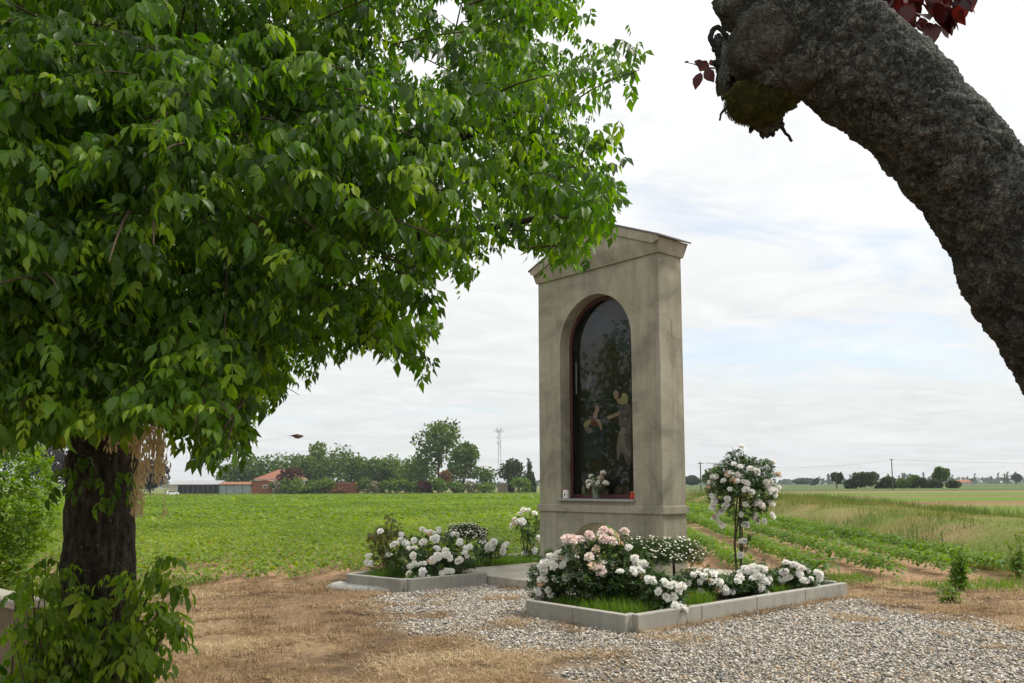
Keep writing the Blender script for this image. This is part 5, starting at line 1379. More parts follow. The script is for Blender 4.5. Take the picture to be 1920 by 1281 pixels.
# ---- suckers round the trunk's foot
def suckers():
    r = np.random.default_rng(88); base = np.array([EB[0]-.05, EB[1]-.35, 0]); t = thing('maple_shoots', 'thicket of leafy green maple shoots at the foot of the trunk', 'shrub', tuple(base))
    b_ = MB(); pos = []; az = []; pit = []; size = []; tin = []; var = []
    tips = [(60, 1080), (95, 1045), (130, 1060), (30, 1110), (150, 1095), (185, 1080), (215, 1075), (250, 1085), (280, 1060), (305, 1045), (320, 1090), (330, 1150), (310, 1190), (270, 1130), (230, 1120), (190, 1130), (150, 1140), (110, 1130), (70, 1150), (20, 1170), (50, 1210), (100, 1200), (140, 1200), (200, 1190), (250, 1190), (290, 1235), (220, 1250), (160, 1260), (90, 1270), (20, 1260), (260, 1270), (325, 1120), (60, 1110), (240, 1150), (300, 1130), (-60, 1120), (-50, 1200), (180, 1220), (120, 1165), (275, 1165)]
    tips = tips+[(u_+r.normal(0, 14), v_+r.normal(0, 16)) for u_, v_ in tips[::2]]
    for (u, v) in tips:
        Yt = EY-.25+r.uniform(-.35, .35); tip = dep(u, v, Yt); st_ = base+np.array([(tip[0]-base[0])*.35+r.normal(0, .05), r.normal(0, .12), 0]); mid = st_*.45+tip*.55+np.array([0, 0, .06]); path = catmull([st_, mid, tip], 8)
        b_.tube([q-base for q in path], [.008, .007, .006, .005, .005, .004, .003, .002], 5)
        for k in range(2, 8):
            for sg in (-1, 1, 0)[:2 if k < 7 else 3]:
                if r.random() < .1: continue
                pos.append(path[k]+r.normal(0, .01, 3)); az.append(r.uniform(0, 6.28)); pit.append(r.normal(.35, .35)); yg = k > 5 and r.random() < .5
                var.append(r.integers(8, 11) if yg else r.integers(0, 8)); size.append(r.uniform(.55, .9)); tin.append((.95 if yg else .74)+r.normal(0, .14))
    pos = np.array(pos); R = rot_xyz(r.normal(0, .3, len(pos)), np.array(pit), np.array(az)); var = np.array(var); size = np.array(size); tin = np.clip(tin, 0, 1)
    b_.build('stems', M['stem'], t)['kind'] = 'stuff'
    uv, zz = projn(pos); own = np.argsort(np.where((uv[:, 0] > 0) & (uv[:, 1] < 1281) & (var < 8), zz, 99))[:200]; rest = np.setdiff1d(np.arange(len(pos)), own)
    for k in own:
        o = link('leaf', mes_s[var[k]], t); o.matrix_basis = Matrix.Translation(pos[k]-base) @ Matrix(R[k].tolist()).to_4x4() @ Matrix.Scale(size[k], 4)
    Vs = []; Fs = []; Ts = []; off = 0
    for v in range(len(PROT)):
        m = rest[var[rest] == v]
        if not len(m): continue
        PV, PF = PROT[v]; Vv, Ff = scatter(PV, PF, R[m], pos[m]-base, size[m]); Vs.append(Vv); Fs.append(Ff+off); off += len(Vv); Ts.append(np.repeat(tin[m], len(PV)))
    link('foliage', mesh_np('foliage', np.concatenate(Vs), np.concatenate(Fs), M['mleaf'], np.concatenate(Ts), True), t)['kind'] = 'stuff'
M['mleafs'] = m_leaf('maple_shoot_leaf', [(0, (.065, .125, .012)), (.5, (.105, .19, .018)), (1, (.20, .28, .035))], (2.1, 2.0, .9), .42, .45, .3, True)
mes_s = [mesh_np('leaf', v_, f_, M['mleafs'], smooth=True) for v_, f_ in ML]
suckers()

# ---- shrub and low wall at the left
def leafy_shrub(name, label, c_, rad, n, lsz, mat, seed, cat='shrub', tbias=.2, low=.05):
    r = np.random.default_rng(seed); c_ = np.asarray(c_, float); base = np.array([c_[0], c_[1], float(terrain(c_[0], c_[1]))]); t = thing(name, label, cat, tuple(base))
    d = r.normal(0, 1, (n, 3)); d /= np.linalg.norm(d, axis=1)[:, None]; q = (.45+.6*r.random(n)**.45)*(.72+.55*fbm(d*2.4+seed, 3, seed)); P = c_+d*np.asarray(rad)*q[:, None]; ok = P[:, 2] > base[2]+low; P, d = P[ok], d[ok]
    foliage('foliage', P-base, d, lsz, mat, seed, t, tbias=tbias)
    b_ = MB()
    for k in range(9):
        tip = c_+r.normal(0, .4, 3)*np.asarray(rad)+np.array([0, 0, rad[2]*.4]); b_.tube([(r.normal(0, .08), r.normal(0, .08), -.02), (tip-base)*.5+r.normal(0, .05, 3), tip-base], [.02, .014, .005], 6)
    b_.build('stems', M['cane'], t)['kind'] = 'stuff'; return t
M['shrubl'] = m_leaf('bright_shrub_leaf', [(0, (.055, .125, .010)), (.5, (.10, .20, .018)), (1, (.19, .29, .035))], (1.9, 1.8, .8), .4, .45, .3)
sb = dep(-40, 920, 8.6)
leafy_shrub('green_shrub', 'bright green leafy shrub standing left behind the maple trunk', (sb[0], sb[1], 1.35), (.66, .65, .98), 4200, .085, M['shrubl'], 71)
lw = thing('low_wall', 'low pale concrete wall beside the maple shoots', 'wall', tuple(gnd(-40, 1250)))
LB = np.array(gnd(-40, 1250))
p0, p1 = dep(-90, 1052, 7.9), dep(56, 1116, 6.6); dd = (p1-p0); dd[2] = 0; dd /= np.linalg.norm(dd); nr_ = np.array([dd[1], -dd[0], 0])
zt_ = .62
def wallbox(o0, o1, z0, z1, off, name, mat):
    a_ = p0-dd*1.5; b2 = p1; q = [a_+nr_*o0-dd*off, b2+nr_*o0+dd*off, b2+nr_*o1+dd*off, a_+nr_*o1-dd*off]
    MB().slab([(x[0]-LB[0], x[1]-LB[1]) for x in q], z0, z1).build(name, mat, lw, bevel=.008)
wallbox(-.09, .09, -.1, .58, 0, 'wall', m_simple('stained_wall', (.24, .18, .12), (.15, .11, .075), 6, .9, .1, .4, .01)); wallbox(-.12, .12, .58, .64, .03, 'coping', M['slab'])

# ================================================================== THE DISTANCE
QV = np.array([(-.5, -.35, 0), (.5, -.35, .12), (.62, .35, 0), (-.38, .35, .1)], float); QF = np.array([[0, 1, 2, 3]])
def far_mat(name, a_, b2, c_, tf=.25): return m_leaf(name, [(0, a_), (.5, b2), (1, c_)], (1.5, 1.5, .9), tf, .7, .15)
FM = dict(
    broad=far_mat('broadleaf_crown', (.042, .080, .015), (.085, .14, .024), (.14, .20, .042)),
    fresh=far_mat('fresh_green_crown', (.055, .10, .012), (.10, .165, .02), (.155, .225, .04)),
    dark=far_mat('dark_green_crown', (.026, .046, .015), (.048, .074, .024), (.075, .105, .036)),
    purple=far_mat('purple_crown', (.012, .009, .012), (.024, .016, .019), (.045, .026, .026)),
    maroon=far_mat('maroon_crown', (.035, .012, .013), (.065, .024, .022), (.10, .04, .032)),
    copper=far_mat('copper_crown', (.10, .05, .025), (.17, .085, .045), (.23, .13, .07)),
    pale=far_mat('flowering_crown', (.07, .10, .035), (.15, .17, .09), (.5, .47, .40)),
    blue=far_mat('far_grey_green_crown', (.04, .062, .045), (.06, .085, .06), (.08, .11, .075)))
M['farwood'] = m_simple('far_bark', (.085, .07, .055), (.06, .05, .04), 4, .9)
def far_tree(name, label, u, vtop, w_px, Y_, mat, seed, cat='tree', trunk=.28, n=1500, leaf=.42, nl=9, aspect=1., shape='round', group=None, gap=.0, zb=None, vbot=None, px_base=None):
    """a tree placed by its foot; width and top read in pixels at distance Y_"""
    r = np.random.default_rng(seed); k = Y_/F; x0 = dep(u, 900, Y_)[0]; zg = float(terrain(x0, Y_)) if zb is None else zb; base = np.array([x0, Y_, zg])
    H_ = dep(u, vtop, Y_)[2]-zg; Wd = w_px*k; t = thing(name, label, cat, tuple(base), group)
    hb = H_*trunk; hc = H_-hb; pts = []; nrm = []
    lob = []
    for i_ in range(nl):
        if shape == 'cone':
            tt = (i_+.5)/nl; lob.append((np.array([r.normal(0, .05)*Wd, r.normal(0, .05)*Wd, hb+hc*tt]), np.array([Wd*.5*(1-tt*.85), Wd*.5*(1-tt*.85), hc/nl*1.3])))
        elif shape == 'column':
            tt = (i_+.5)/nl; ww = math.sin(min(1, tt*1.25+.18)*math.pi*.95)**.6 if tt < .8 else (1-tt)*3; lob.append((np.array([r.normal(0, .05)*Wd, r.normal(0, .05)*Wd, hb+hc*tt]), np.array([Wd*.46*ww+.05, Wd*.46*ww+.05, hc/nl*1.2])))
        else:
            a_ = i_*2.4+r.uniform(-.5, .5); q = math.sqrt((i_+.3)/nl); zz = hb+hc*np.clip(.62-.05*i_*0+r.uniform(-.38, .24)+(0.15 if q < .5 else 0), .12, .84)
            rr = r.uniform(.26, .4)
            lob.append((np.array([math.cos(a_)*q*Wd*.33, math.sin(a_)*q*Wd*.33, zz]), np.array([Wd*rr, Wd*rr, min(hc*.34, Wd*rr*.95)*r.uniform(.8, 1.1)])))
    top = max(l[0][2]+l[1][2] for l in lob); 
    for c_, rr in lob: c_[2] = hb+(c_[2]-hb)*(H_-hb)/(top-hb) if shape == 'round' else c_[2]
    vol = np.array([np.prod(l[1])**.67 for l in lob]); vol /= vol.sum()
    for (c_, rr), wv in zip(lob, vol):
        m = int(n*wv)+6; d = r.normal(0, 1, (m, 3)); d /= np.linalg.norm(d, axis=1)[:, None]; q = (.55+.5*r.random(m)**.5)*(.75+.5*fbm(d*2.5+seed, 2, seed)); pts.append(c_+d*rr*q[:, None]); nrm.append(d)
    P = np.concatenate(pts); D = np.concatenate(nrm); ok = (P[:, 2] > .05) & (r.random(len(P)) > gap); P = P[ok]; m = len(P)
    R = rot_xyz(r.uniform(-1.2, 1.2, m), r.uniform(-1.2, 1.2, m), r.uniform(0, 6.28, m)); V, Fc = scatter(QV, QF, R, P, leaf*1.7*r.uniform(.6, 1.3, m)); tn = np.repeat(np.clip(r.normal(.5, .22, m), 0, 1), 4)
    o = link('crown', mesh_np('crown', V, Fc, FM[mat], tn), t)
    if trunk > .02:
        b_ = MB(); tr = max(.05, H_*.014); b_.tube([(0, 0, -.2), (r.normal(0, .02)*H_, 0, hb), (0, 0, hb+hc*.5)], [tr*1.25, tr, tr*.5], 7)
        for c_, rr in lob[:6]: b_.tube([(0, 0, hb*.9), (c_[0]*.5, c_[1]*.5, (hb+c_[2])/2), tuple(c_)], [tr*.6, tr*.4, tr*.15], 5)
        b_.build('trunk', M['farwood'], t)
    return t
# row of trees behind the farm
TG = 'broadleaf trees in the belt behind the farm'
for i_, (u, vt, wp, Y_, mt, lb) in enumerate((
    (437, 868, 44, 330, 'broad', 'tree at the shed end of the green belt behind the farm'),
    (478, 854, 60, 335, 'broad', 'broad tree above the terracotta roof in the green belt'),
    (530, 853, 58, 338, 'broad', 'tree behind the terracotta roof ridge, next to the maroon tree'),
    (575, 852, 48, 333, 'broad', 'tree in the belt just beyond the maroon tree'),
    (597, 828, 34, 345, 'fresh', 'slim loose-crowned tree rising above the belt'),
    (633, 838, 62, 332, 'broad', 'tall rounded tree in the belt above the brick wall'),
    (672, 855, 34, 338, 'broad', 'thin gappy tree in the belt right of the rounded one'),
    (702, 858, 46, 330, 'broad', 'mid-sized tree in the belt behind the clipped hedge'),
    (742, 855, 52, 334, 'fresh', 'pale green tree left of the tall poplar'),
    (785, 856, 60, 322, 'fresh', 'wide bushy tree at the foot of the tall poplar'))):
    far_tree('belt_tree', lb, u, vt, wp*1.22, Y_, mt, 500+i_, trunk=.05, n=1900, leaf=.5, nl=13, group=TG)
far_tree('tall_poplar', 'tall open-crowned poplar rising over the green belt', 822, 789, 88, 310, 'broad', 530, trunk=.32, n=2200, leaf=.6, nl=13, gap=.15)
far_tree('leaning_tree', 'full green tree right of the tall poplar', 868, 830, 62, 300, 'broad', 531, trunk=.1, n=2200, leaf=.5, nl=12)
far_tree('small_tree', 'small airy tree standing between the big tree and the mast', 908, 876, 46, 296, 'broad', 532, trunk=.3, n=700, leaf=.4, nl=9)
far_tree('dark_conifer', 'dark spreading conifer right of the mast', 961, 861, 42, 292, 'dark', 533, trunk=.1, n=1500, leaf=.45, nl=10)
far_tree('cypress', 'short narrow cypress before the dark conifer', 957, 879, 14, 286, 'dark', 534, trunk=.03, n=600, leaf=.35, shape='column', nl=7)
far_tree('cypress', 'tall ragged cypress at the end of the hedge row', 992, 863, 20, 286, 'dark', 535, trunk=.03, n=900, leaf=.36, shape='column', nl=9)
far_tree('cypress', 'thin leaning cypress beside the tall ragged one', 1001, 888, 9, 286, 'dark', 536, trunk=.03, n=300, leaf=.35, shape='column', nl=7)
far_tree('maroon_tree', 'maroon-leaved tree beside the terracotta roof', 544, 879, 42, 283, 'maroon', 537, trunk=.15, n=1000, leaf=.36)
far_tree('copper_bush', 'copper-brown dry bush between the clipped hedge and the full green tree', 836, 882, 24, 284, 'copper', 538, trunk=.1, n=700, leaf=.34)
far_tree('purple_tree', 'dark purple tree left of the maple trunk', 96, 828, 86, 268, 'purple', 539, trunk=.06, n=2200, leaf=.5, nl=12)
far_tree('purple_tree', 'dark purple tree just right of the maple trunk', 282, 862, 60, 270, 'purple', 540, trunk=.06, n=1500, leaf=.5, nl=10)
far_tree('hedge_bush', 'low green bush under the purple tree', 100, 917, 22, 262, 'fresh', 541, 'bush', trunk=0, n=300, leaf=.35)
HG = 'bushes of the hedge row along the field'
for i_, (u, vt, wp, mt, lb) in enumerate((
    (518, 903, 26, 'pale', 'pale flowering bush beside the brick shed'),
    (552, 896, 46, 'fresh', 'large rounded bush below the maroon tree'),
    (590, 901, 46, 'broad', 'wide dark bush between the large bush and the brick wall'),
    (612, 896, 36, 'fresh', 'light green bush behind the brick wall end'),
    (631, 913, 32, 'copper', 'low reddish bush in front of the brick wall'),
    (682, 895, 26, 'broad', 'tall dark bush at the right end of the brick wall'),
    (700, 902, 24, 'pale', 'yellowish bush right of the tall dark one'),
    (720, 902, 26, 'broad', 'dark bush in the hedge next to the yellowish one'),
    (742, 900, 28, 'fresh', 'clipped bush with a lit green top, in the middle of the hedge'),
    (762, 899, 26, 'fresh', 'clipped bush touching the one with the lit green top'),
    (782, 904, 24, 'broad', 'low bush left of the brownish hedge bush'),
    (798, 903, 26, 'maroon', 'brownish bush in the hedge row'),
    (822, 896, 30, 'fresh', 'tall rounded bright bush under the copper bush'),
    (856, 904, 34, 'fresh', 'low soft green bush right of the copper bush'),
    (882, 906, 22, 'pale', 'white-flowering bush in the hedge below the small airy tree'),
    (908, 906, 44, 'fresh', 'broad low bush left of the grey wall block'),
    (978, 896, 34, 'fresh', 'bright bush between the two cypresses'),
    (560, 910, 60, 'broad', 'low dark bush at the foot of the large rounded bush'))):
    far_tree('hedge_bush', lb, u, vt, wp, 279, mt, 560+i_, 'bush', trunk=0, n=650, leaf=.36, nl=6, group=HG)
# dry weeds at the field's far edge
n = 9000; x = RNG.uniform(-185, 8, n); y = RNG.uniform(275.5, 278, n)
P = np.stack([x, y, terrain(x, y)], -1); V, Fc = blades(P, .7, .05, .6, 1, 31)
tag(link('field_margin_grass', mesh_np('field_margin_grass', V, Fc, M['wild'], np.repeat(np.clip(RNG.normal(.5, .25, n), 0, 1), 5))), 'rough grass strip at the far edge of the field', 'grass', kind='stuff')

# ---- farm buildings
M['brick'] = m_simple('red_brick', (.26, .105, .065), (.20, .085, .055), 1.5, .9, .1)
M['tile'] = m_simple('terracotta_tile', (.30, .135, .085), (.24, .105, .068), 2.2, .85, .15)
M['whitep'] = m_simple('white_paint', (.72, .72, .70), (.6, .6, .58), 1, .7)
M['plastic'] = m_simple('grey_sheeting', (.30, .34, .35), (.20, .235, .245), .6, .5, .4)
M['dkgrey'] = m_simple('dark_netting', (.025, .035, .035), (.018, .024, .025), 2, .8)
M['greyroof'] = m_simple('grey_roofing', (.34, .34, .35), (.28, .28, .29), 1, .7)
M['galv'] = m_simple('galvanised_steel', (.24, .25, .27), (.17, .18, .20), 3, .5, .4)
M['darkglass'] = m_simple('dark_pane', (.03, .035, .04), None, 2, .2, .5)
M['plaster'] = m_simple('pale_plaster', (.50, .46, .40), (.42, .39, .34), 1, .9)
def fx(u, Y_): return dep(u, 905, Y_)[0]
def fz(u, v, Y_): return dep(u, v, Y_)[2]
# terracotta-roofed house
HY = 288; zg = float(terrain(fx(515, HY), HY)); hb_ = np.array([fx(515, HY), HY, zg])
hs = thing('farmhouse', 'low house with a terracotta hipped roof and white eaves', 'house', tuple(hb_))
x0, x1 = fx(476, HY)-hb_[0], fx(562, HY)-hb_[0]; ze = fz(515, 901, HY)-zg; za = fz(515, 880, HY)-zg
MB().box(x0+.6, x1-.6, .6, 10, -.3, ze).build('wall', M['plaster'], hs)
MB().box(x0, x1, 0, 10.6, ze, ze+.45).build('eaves', M['whitep'], hs)
e = ze+.455; xm = (x0+x1)/2; V = [(x0-.2, -.2, e), (x1+.2, -.2, e), (x1+.2, 10.8, e), (x0-.2, 10.8, e), (fx(514, HY)-hb_[0], 5.3, za), (fx(530, HY)-hb_[0], 5.3, za)]
MB().add(V, [(0, 1, 5, 4), (2, 3, 4, 5), (1, 2, 5), (3, 0, 4), (0, 3, 2, 1)]).build('roof', M['tile'], hs)
# brick shed with a window
BYd = 280; zg = float(terrain(fx(490, BYd), BYd)); bb_ = np.array([fx(490, BYd), BYd, zg]); bs = thing('brick_shed', 'red brick gabled shed with one small window', 'shed', tuple(bb_))
xa, xb_ = fx(472, BYd)-bb_[0], fx(514, BYd)-bb_[0]; zt1 = fz(490, 905, BYd)-zg; zt2 = fz(490, 901, BYd)-zg; xm = fx(497, BYd)-bb_[0]
MB().prism([(xa, -.3), (xb_, -.3), (xb_, zt1), (xm, zt2), (xa, zt1)], [], 0, 6).build('wall', M['brick'], bs)
MB().prism([(xa-.2, zt1), (xm, zt2+.02), (xb_+.2, zt1), (xb_+.2, zt1+.15), (xm, zt2+.2), (xa-.2, zt1+.15)], [], -.2, 6.2).build('roof', M['tile'], bs)
wn = MB().box(fx(493, BYd)-bb_[0], fx(501, BYd)-bb_[0], -.06, .0, fz(497, 915.5, BYd)-zg, fz(497, 909.5, BYd)-zg).build('window', M['whitep'], bs)
MB().box(fx(494, BYd)-bb_[0], fx(500.2, BYd)-bb_[0], -.09, -.061, fz(497, 914.8, BYd)-zg, fz(497, 911, BYd)-zg).build('pane', M['darkglass'], wn)
# open shed closed with grey sheets
zg = float(terrain(fx(440, BYd), BYd)); ob_ = np.array([fx(440, BYd), BYd, zg]); os_ = thing('sheeted_shed', 'long shed with red tiled edge and grey sheeted bays', 'shed', tuple(ob_))
us = [411, 425, 439, 455, 470.5]; zr = fz(440, 909, BYd)-zg
for ua_, ub_ in zip(us[:-1], us[1:]): MB().box(fx(ua_, BYd)-ob_[0]+.08, fx(ub_, BYd)-ob_[0]-.08, 0, .06, .1, zr).build('sheet_bay', M['plastic'], os_)
for ua_ in us: MB().box(fx(ua_, BYd)-ob_[0]-.07, fx(ua_, BYd)-ob_[0]+.07, -.03, .12, -.2, zr).build('post', M['dkgrey'], os_)
V = [(fx(410, BYd)-ob_[0], -.5, zr), (fx(471.5, BYd)-ob_[0], -.5, zr), (fx(471.5, BYd)-ob_[0], 5, zr+.75), (fx(410, BYd)-ob_[0], 5, zr+.75)]; V += [(a_, b2, c_+.18) for a_, b2, c_ in V]
MB().add(V, [(0, 3, 2, 1), (4, 5, 6, 7), (0, 1, 5, 4), (1, 2, 6, 5), (2, 3, 7, 6), (3, 0, 4, 7)]).build('roof', M['tile'], os_)
# brick wall with tiled top
zg = float(terrain(fx(645, BYd), BYd)); wb_ = np.array([fx(645, BYd), BYd, zg]); bw = thing('brick_outbuilding', 'low red brick outbuilding with tiled roof edge among the bushes', 'outbuilding', tuple(wb_))
xa, xb_ = fx(619, BYd)-wb_[0], fx(673, BYd)-wb_[0]; zt1 = fz(645, 908, BYd)-zg
MB().prism([(xa, -.3), (xb_, -.3), (xb_, zt1-.7), (xb_-1.3, zt1), (xa, zt1)], [], 0, 4).build('wall', M['brick'], bw)
MB().box(xa-.1, xb_-1.2, -.25, 4.2, zt1, zt1+.55).build('roof', M['tile'], bw)
# grey wall block
zg = float(terrain(fx(943, 281), 281)); gb_ = np.array([fx(943, 281), 281., zg]); gw = thing('cabin', 'small grey-brown cabin block at the end of the hedge', 'cabin', tuple(gb_))
MB().box(fx(933.5, 281)-gb_[0], fx(951.5, 281)-gb_[0], 0, 3, -.3, fz(943, 907, 281)-zg).build('wall', m_simple('cabin_plaster', (.22, .18, .13), (.18, .15, .11), 1, .9), gw)
MB().box(fx(932.8, 281)-gb_[0], fx(952.2, 281)-gb_[0], -.15, 3.2, fz(943, 907, 281)-zg, fz(943, 906, 281)-zg).build('roof', M['greyroof'], gw)
MB().box(fx(952, 281)-gb_[0], fx(954, 281)-gb_[0], -.1, .2, -.3, fz(943, 906, 281)-zg).build('post', M['dkgrey'], gw)
# netted fence, long grey building
zg = float(terrain(fx(370, 282), 282)); nf_ = np.array([fx(370, 282), 282., zg]); nf = thing('netted_fence', 'dark netted fence between the white car and the sheds', 'fence', tuple(nf_))
for ua_ in np.arange(334, 410, 9.4):
    MB().box(fx(ua_, 282)-nf_[0]+.05, fx(ua_+9.4, 282)-nf_[0]-.05, 0, .08, 0, fz(370, 909, 282)-zg).build('net_panel', M['dkgrey'], nf)
    MB().box(fx(ua_, 282)-nf_[0]-.05, fx(ua_, 282)-nf_[0]+.05, -.05, .1, -.2, fz(370, 907, 282)-zg).build('post', M['galv'], nf)
zg = float(terrain(fx(360, 300), 300)); lb2 = np.array([fx(360, 300), 300., zg]); lg_ = thing('long_barn', 'long low grey-roofed barn behind the netted fence', 'barn', tuple(lb2))
MB().box(fx(318, 300)-lb2[0], fx(409, 300)-lb2[0], 0, 10, -.3, fz(360, 909, 300)-zg).build('wall', M['plaster'], lg_)
xa, xb_ = fx(316, 300)-lb2[0], fx(411, 300)-lb2[0]; z1_, z2_ = fz(360, 908.5, 300)-zg, fz(360, 901, 300)-zg
MB().add([(xa, -.4, z1_), (xb_, -.4, z1_), (xb_, 10.4, z1_), (xa, 10.4, z1_), (xa, 5, z2_), (xb_, 5, z2_)], [(0, 1, 5, 4), (2, 3, 4, 5), (0, 4, 3), (1, 2, 5), (0, 3, 2, 1)]).build('roof', M['greyroof'], lg_)
# white car
M['carw'] = m_simple('white_car_paint', (.74, .74, .74), (.70, .70, .70), 1, .3, .5)
M['tyre'] = m_simple('tyre_rubber', (.02, .02, .02), None, 5, .8)
CY_ = 272; zg = float(terrain(fx(323, CY_), CY_)); cb_ = np.array([fx(323, CY_), CY_, zg]); car = thing('parked_car', 'white hatchback car parked at the far edge of the field', 'car', tuple(cb_))
car.rotation_euler[2] = math.radians(35)
pr_ = [(-2., .28), (2., .28), (2.05, .72), (1.92, .92), (1.15, 1.0), (.55, 1.42), (-1.15, 1.46), (-1.85, 1.0), (-2.05, .85)]
MB().prism(pr_, [], -.83, .83).build('body', M['carw'], car, bevel=.05)
MB().prism([(1.02, 1.02), (.5, 1.37), (-.1, 1.40), (-.1, 1.02)], [], -.842, .842).build('side_window', M['darkglass'], car)
MB().prism([(-.2, 1.02), (-.2, 1.40), (-1.08, 1.41), (-1.55, 1.05)], [], -.842, .842).build('side_window', M['darkglass'], car)
MB().add([(1.13, -.7, 1.03), (1.13, .7, 1.03), (.6, .62, 1.41), (.6, -.62, 1.41)], [(0, 1, 2, 3)]).build('windscreen', M['darkglass'], car, (.03, 0, .02))
for wx in (-1.25, 1.28):
    for wy in (-.78, .78):
        wh = MB().tube([(0, -.1, 0), (0, .1, 0)], .31, 14).build('wheel', M['tyre'], car, (wx, wy, .31)); MB().tube([(0, -.112, 0), (0, .112, 0)], .18, 12).build('rim', M['galv'], wh)
for wy in (-.6, .6): MB().box(2.0, 2.06, wy-.16, wy+.16, .62, .76).build('headlight', M['darkglass'], car)
# lattice mast
MY_ = 345; zg = float(terrain(fx(936, MY_), MY_)); mb_ = np.array([fx(936, MY_), MY_, zg]); ms_ = thing('radio_mast', 'slim steel lattice mast with antennas at the top', 'mast', tuple(mb_)); k = MY_/F
Hm = fz(936, 804, MY_)-zg; w0, w1 = 1.25, .35
def lw_(z): return w0+(w1-w0)*z/Hm
for a_ in (0, 2.094, 4.189): MB().tube([(lw_(0)*math.cos(a_), lw_(0)*math.sin(a_), -.2), (lw_(Hm)*math.cos(a_), lw_(Hm)*math.sin(a_), Hm-.8)], .075, 5).build('leg', M['galv'], ms_)
zz = np.linspace(0, Hm-1, 22)
for i_ in range(21):
    for j_, a_ in enumerate((0, 2.094, 4.189)):
        a2 = a_+2.094; p = lambda an, z_: (lw_(z_)*math.cos(an), lw_(z_)*math.sin(an), z_)
        b_ = MB(); b_.tube([p(a_, zz[i_]), p(a2, zz[i_+1])], .035, 4)
        b_.build('brace', M['galv'], ms_, fix=False)
for z_, rr in ((Hm-.9, 1.0), (Hm-6.2, .75)):
    MB().lathe([(rr, 0), (rr, .1)], 10, (0, 0, z_)).build('platform_ring', M['galv'], ms_)
for a_ in np.arange(0, 6.28, 1.047):
    MB().box(-.13, .13, -.09, .09, 0, 1.9).build('panel_antenna', M['whitep'], ms_, (1.0*math.cos(a_), 1.0*math.sin(a_), Hm-1.6))
for s in (-1, 1):
    MB().tube([(s*.8, 0, Hm-.9), (s*1.9, 0, Hm-.9), ], .05, 5).build('side_arm', M['galv'], ms_); MB().tube([(s*1.9, 0, Hm-1.8), (s*1.9, 0, Hm)], .06, 5).build('whip_antenna', M['galv'], ms_)
for s, z_ in ((-1, Hm-5.5), (1, Hm-5), (-1, Hm-3.6), (1, Hm-7)): MB().lathe([(.0, -.12), (.3, -.05), (.34, .05), (.2, .12)], 10).build('dish', M['whitep'], ms_, (s*.75, -.3, z_)).rotation_euler = (1.57, 0, .3*s)

# ---- right-hand distance
RG = 'bushes and trees along the far paddies'
for i_, (u, vt, wp, Y_, mt, lb, nm) in enumerate((
    (1334, 877, 34, 215, 'broad', 'roundish tree beside the utility pole behind the standard rose', 'field_tree'),
    (1296, 894, 26, 420, 'blue', 'hazy clump of trees at the shrine edge on the horizon', 'field_tree'),
    (1569, 886, 19, 235, 'dark', 'egg-shaped dark tree wrapped round a pole', 'field_tree'),
    (1621, 887, 40, 230, 'dark', 'broad dark bushy tree standing alone by the paddies', 'field_tree'),
    (1595, 901, 18, 232, 'dark', 'low dark bush at the side of the broad bushy tree', 'field_bush'),
    (1652, 905, 20, 232, 'dark', 'low bush at the start of the row by the tall pole', 'field_bush'),
    (1667, 895, 24, 232, 'dark', 'bush touching the tall utility pole', 'field_bush'),
    (1692, 899, 26, 234, 'broad', 'bush right of the tall utility pole', 'field_bush'),
    (1713, 892, 26, 236, 'broad', 'rounded greyish bush in the row', 'field_bush'),
    (1730, 898, 16, 233, 'dark', 'pointed bush in the gap of the row', 'field_bush'),
    (1752, 899, 24, 233, 'dark', 'bush at the foot of the slender tree', 'field_bush'),
    (1765, 876, 24, 240, 'broad', 'slender tree with a flat crown above the bush row', 'field_tree'),
    (1786, 902, 24, 233, 'dark', 'last bush of the row before the distant barn', 'field_bush'),
    (1505, 898, 30, 620, 'blue', 'hazy grove beyond the paddies behind the standard rose', 'field_tree'),
    (1528, 898, 14, 620, 'blue', 'small hazy tree right of the hazy grove', 'field_tree'),
    (1907, 889, 14, 600, 'blue', 'hazy tree at the far end of the poplar line', 'field_tree'))):
    far_tree(nm, lb, u, vt, wp, Y_, mt, 700+i_, 'tree' if 'tree' in nm else 'bush', trunk=.22 if nm == 'field_tree' else 0, n=900, leaf=.40 if Y_ < 300 else .9, nl=7, group=RG, zb=-.05)
r = np.random.default_rng(4)
pbase = None
us = list(r.uniform(1478, 1915, 46))
crownm = []
for v_ in range(3):
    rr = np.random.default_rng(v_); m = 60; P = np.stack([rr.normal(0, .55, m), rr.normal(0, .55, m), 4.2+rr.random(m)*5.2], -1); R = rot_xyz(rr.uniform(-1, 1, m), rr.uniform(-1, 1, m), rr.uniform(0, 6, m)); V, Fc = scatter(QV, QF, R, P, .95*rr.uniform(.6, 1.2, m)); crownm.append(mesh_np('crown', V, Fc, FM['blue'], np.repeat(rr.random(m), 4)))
trm = MB().tube([(0, 0, -.3), (0, 0, 8)], [.14, .06], 5)
tme = None
for u in us:
    Y_ = 640+r.uniform(-30, 60); t = thing('young_poplar', 'thin young poplar in the distant line on the horizon', 'tree', (fx(u, Y_), Y_, -.05), 'thin young poplars on the horizon'); s = r.uniform(.45, 1.0); t.scale = (.8, .8, s)
    link('crown', crownm[r.integers(0, 3)], t)
    if tme is None: tme = trm.build('trunk', M['farwood'], t).data
    else: link('trunk', tme, t)
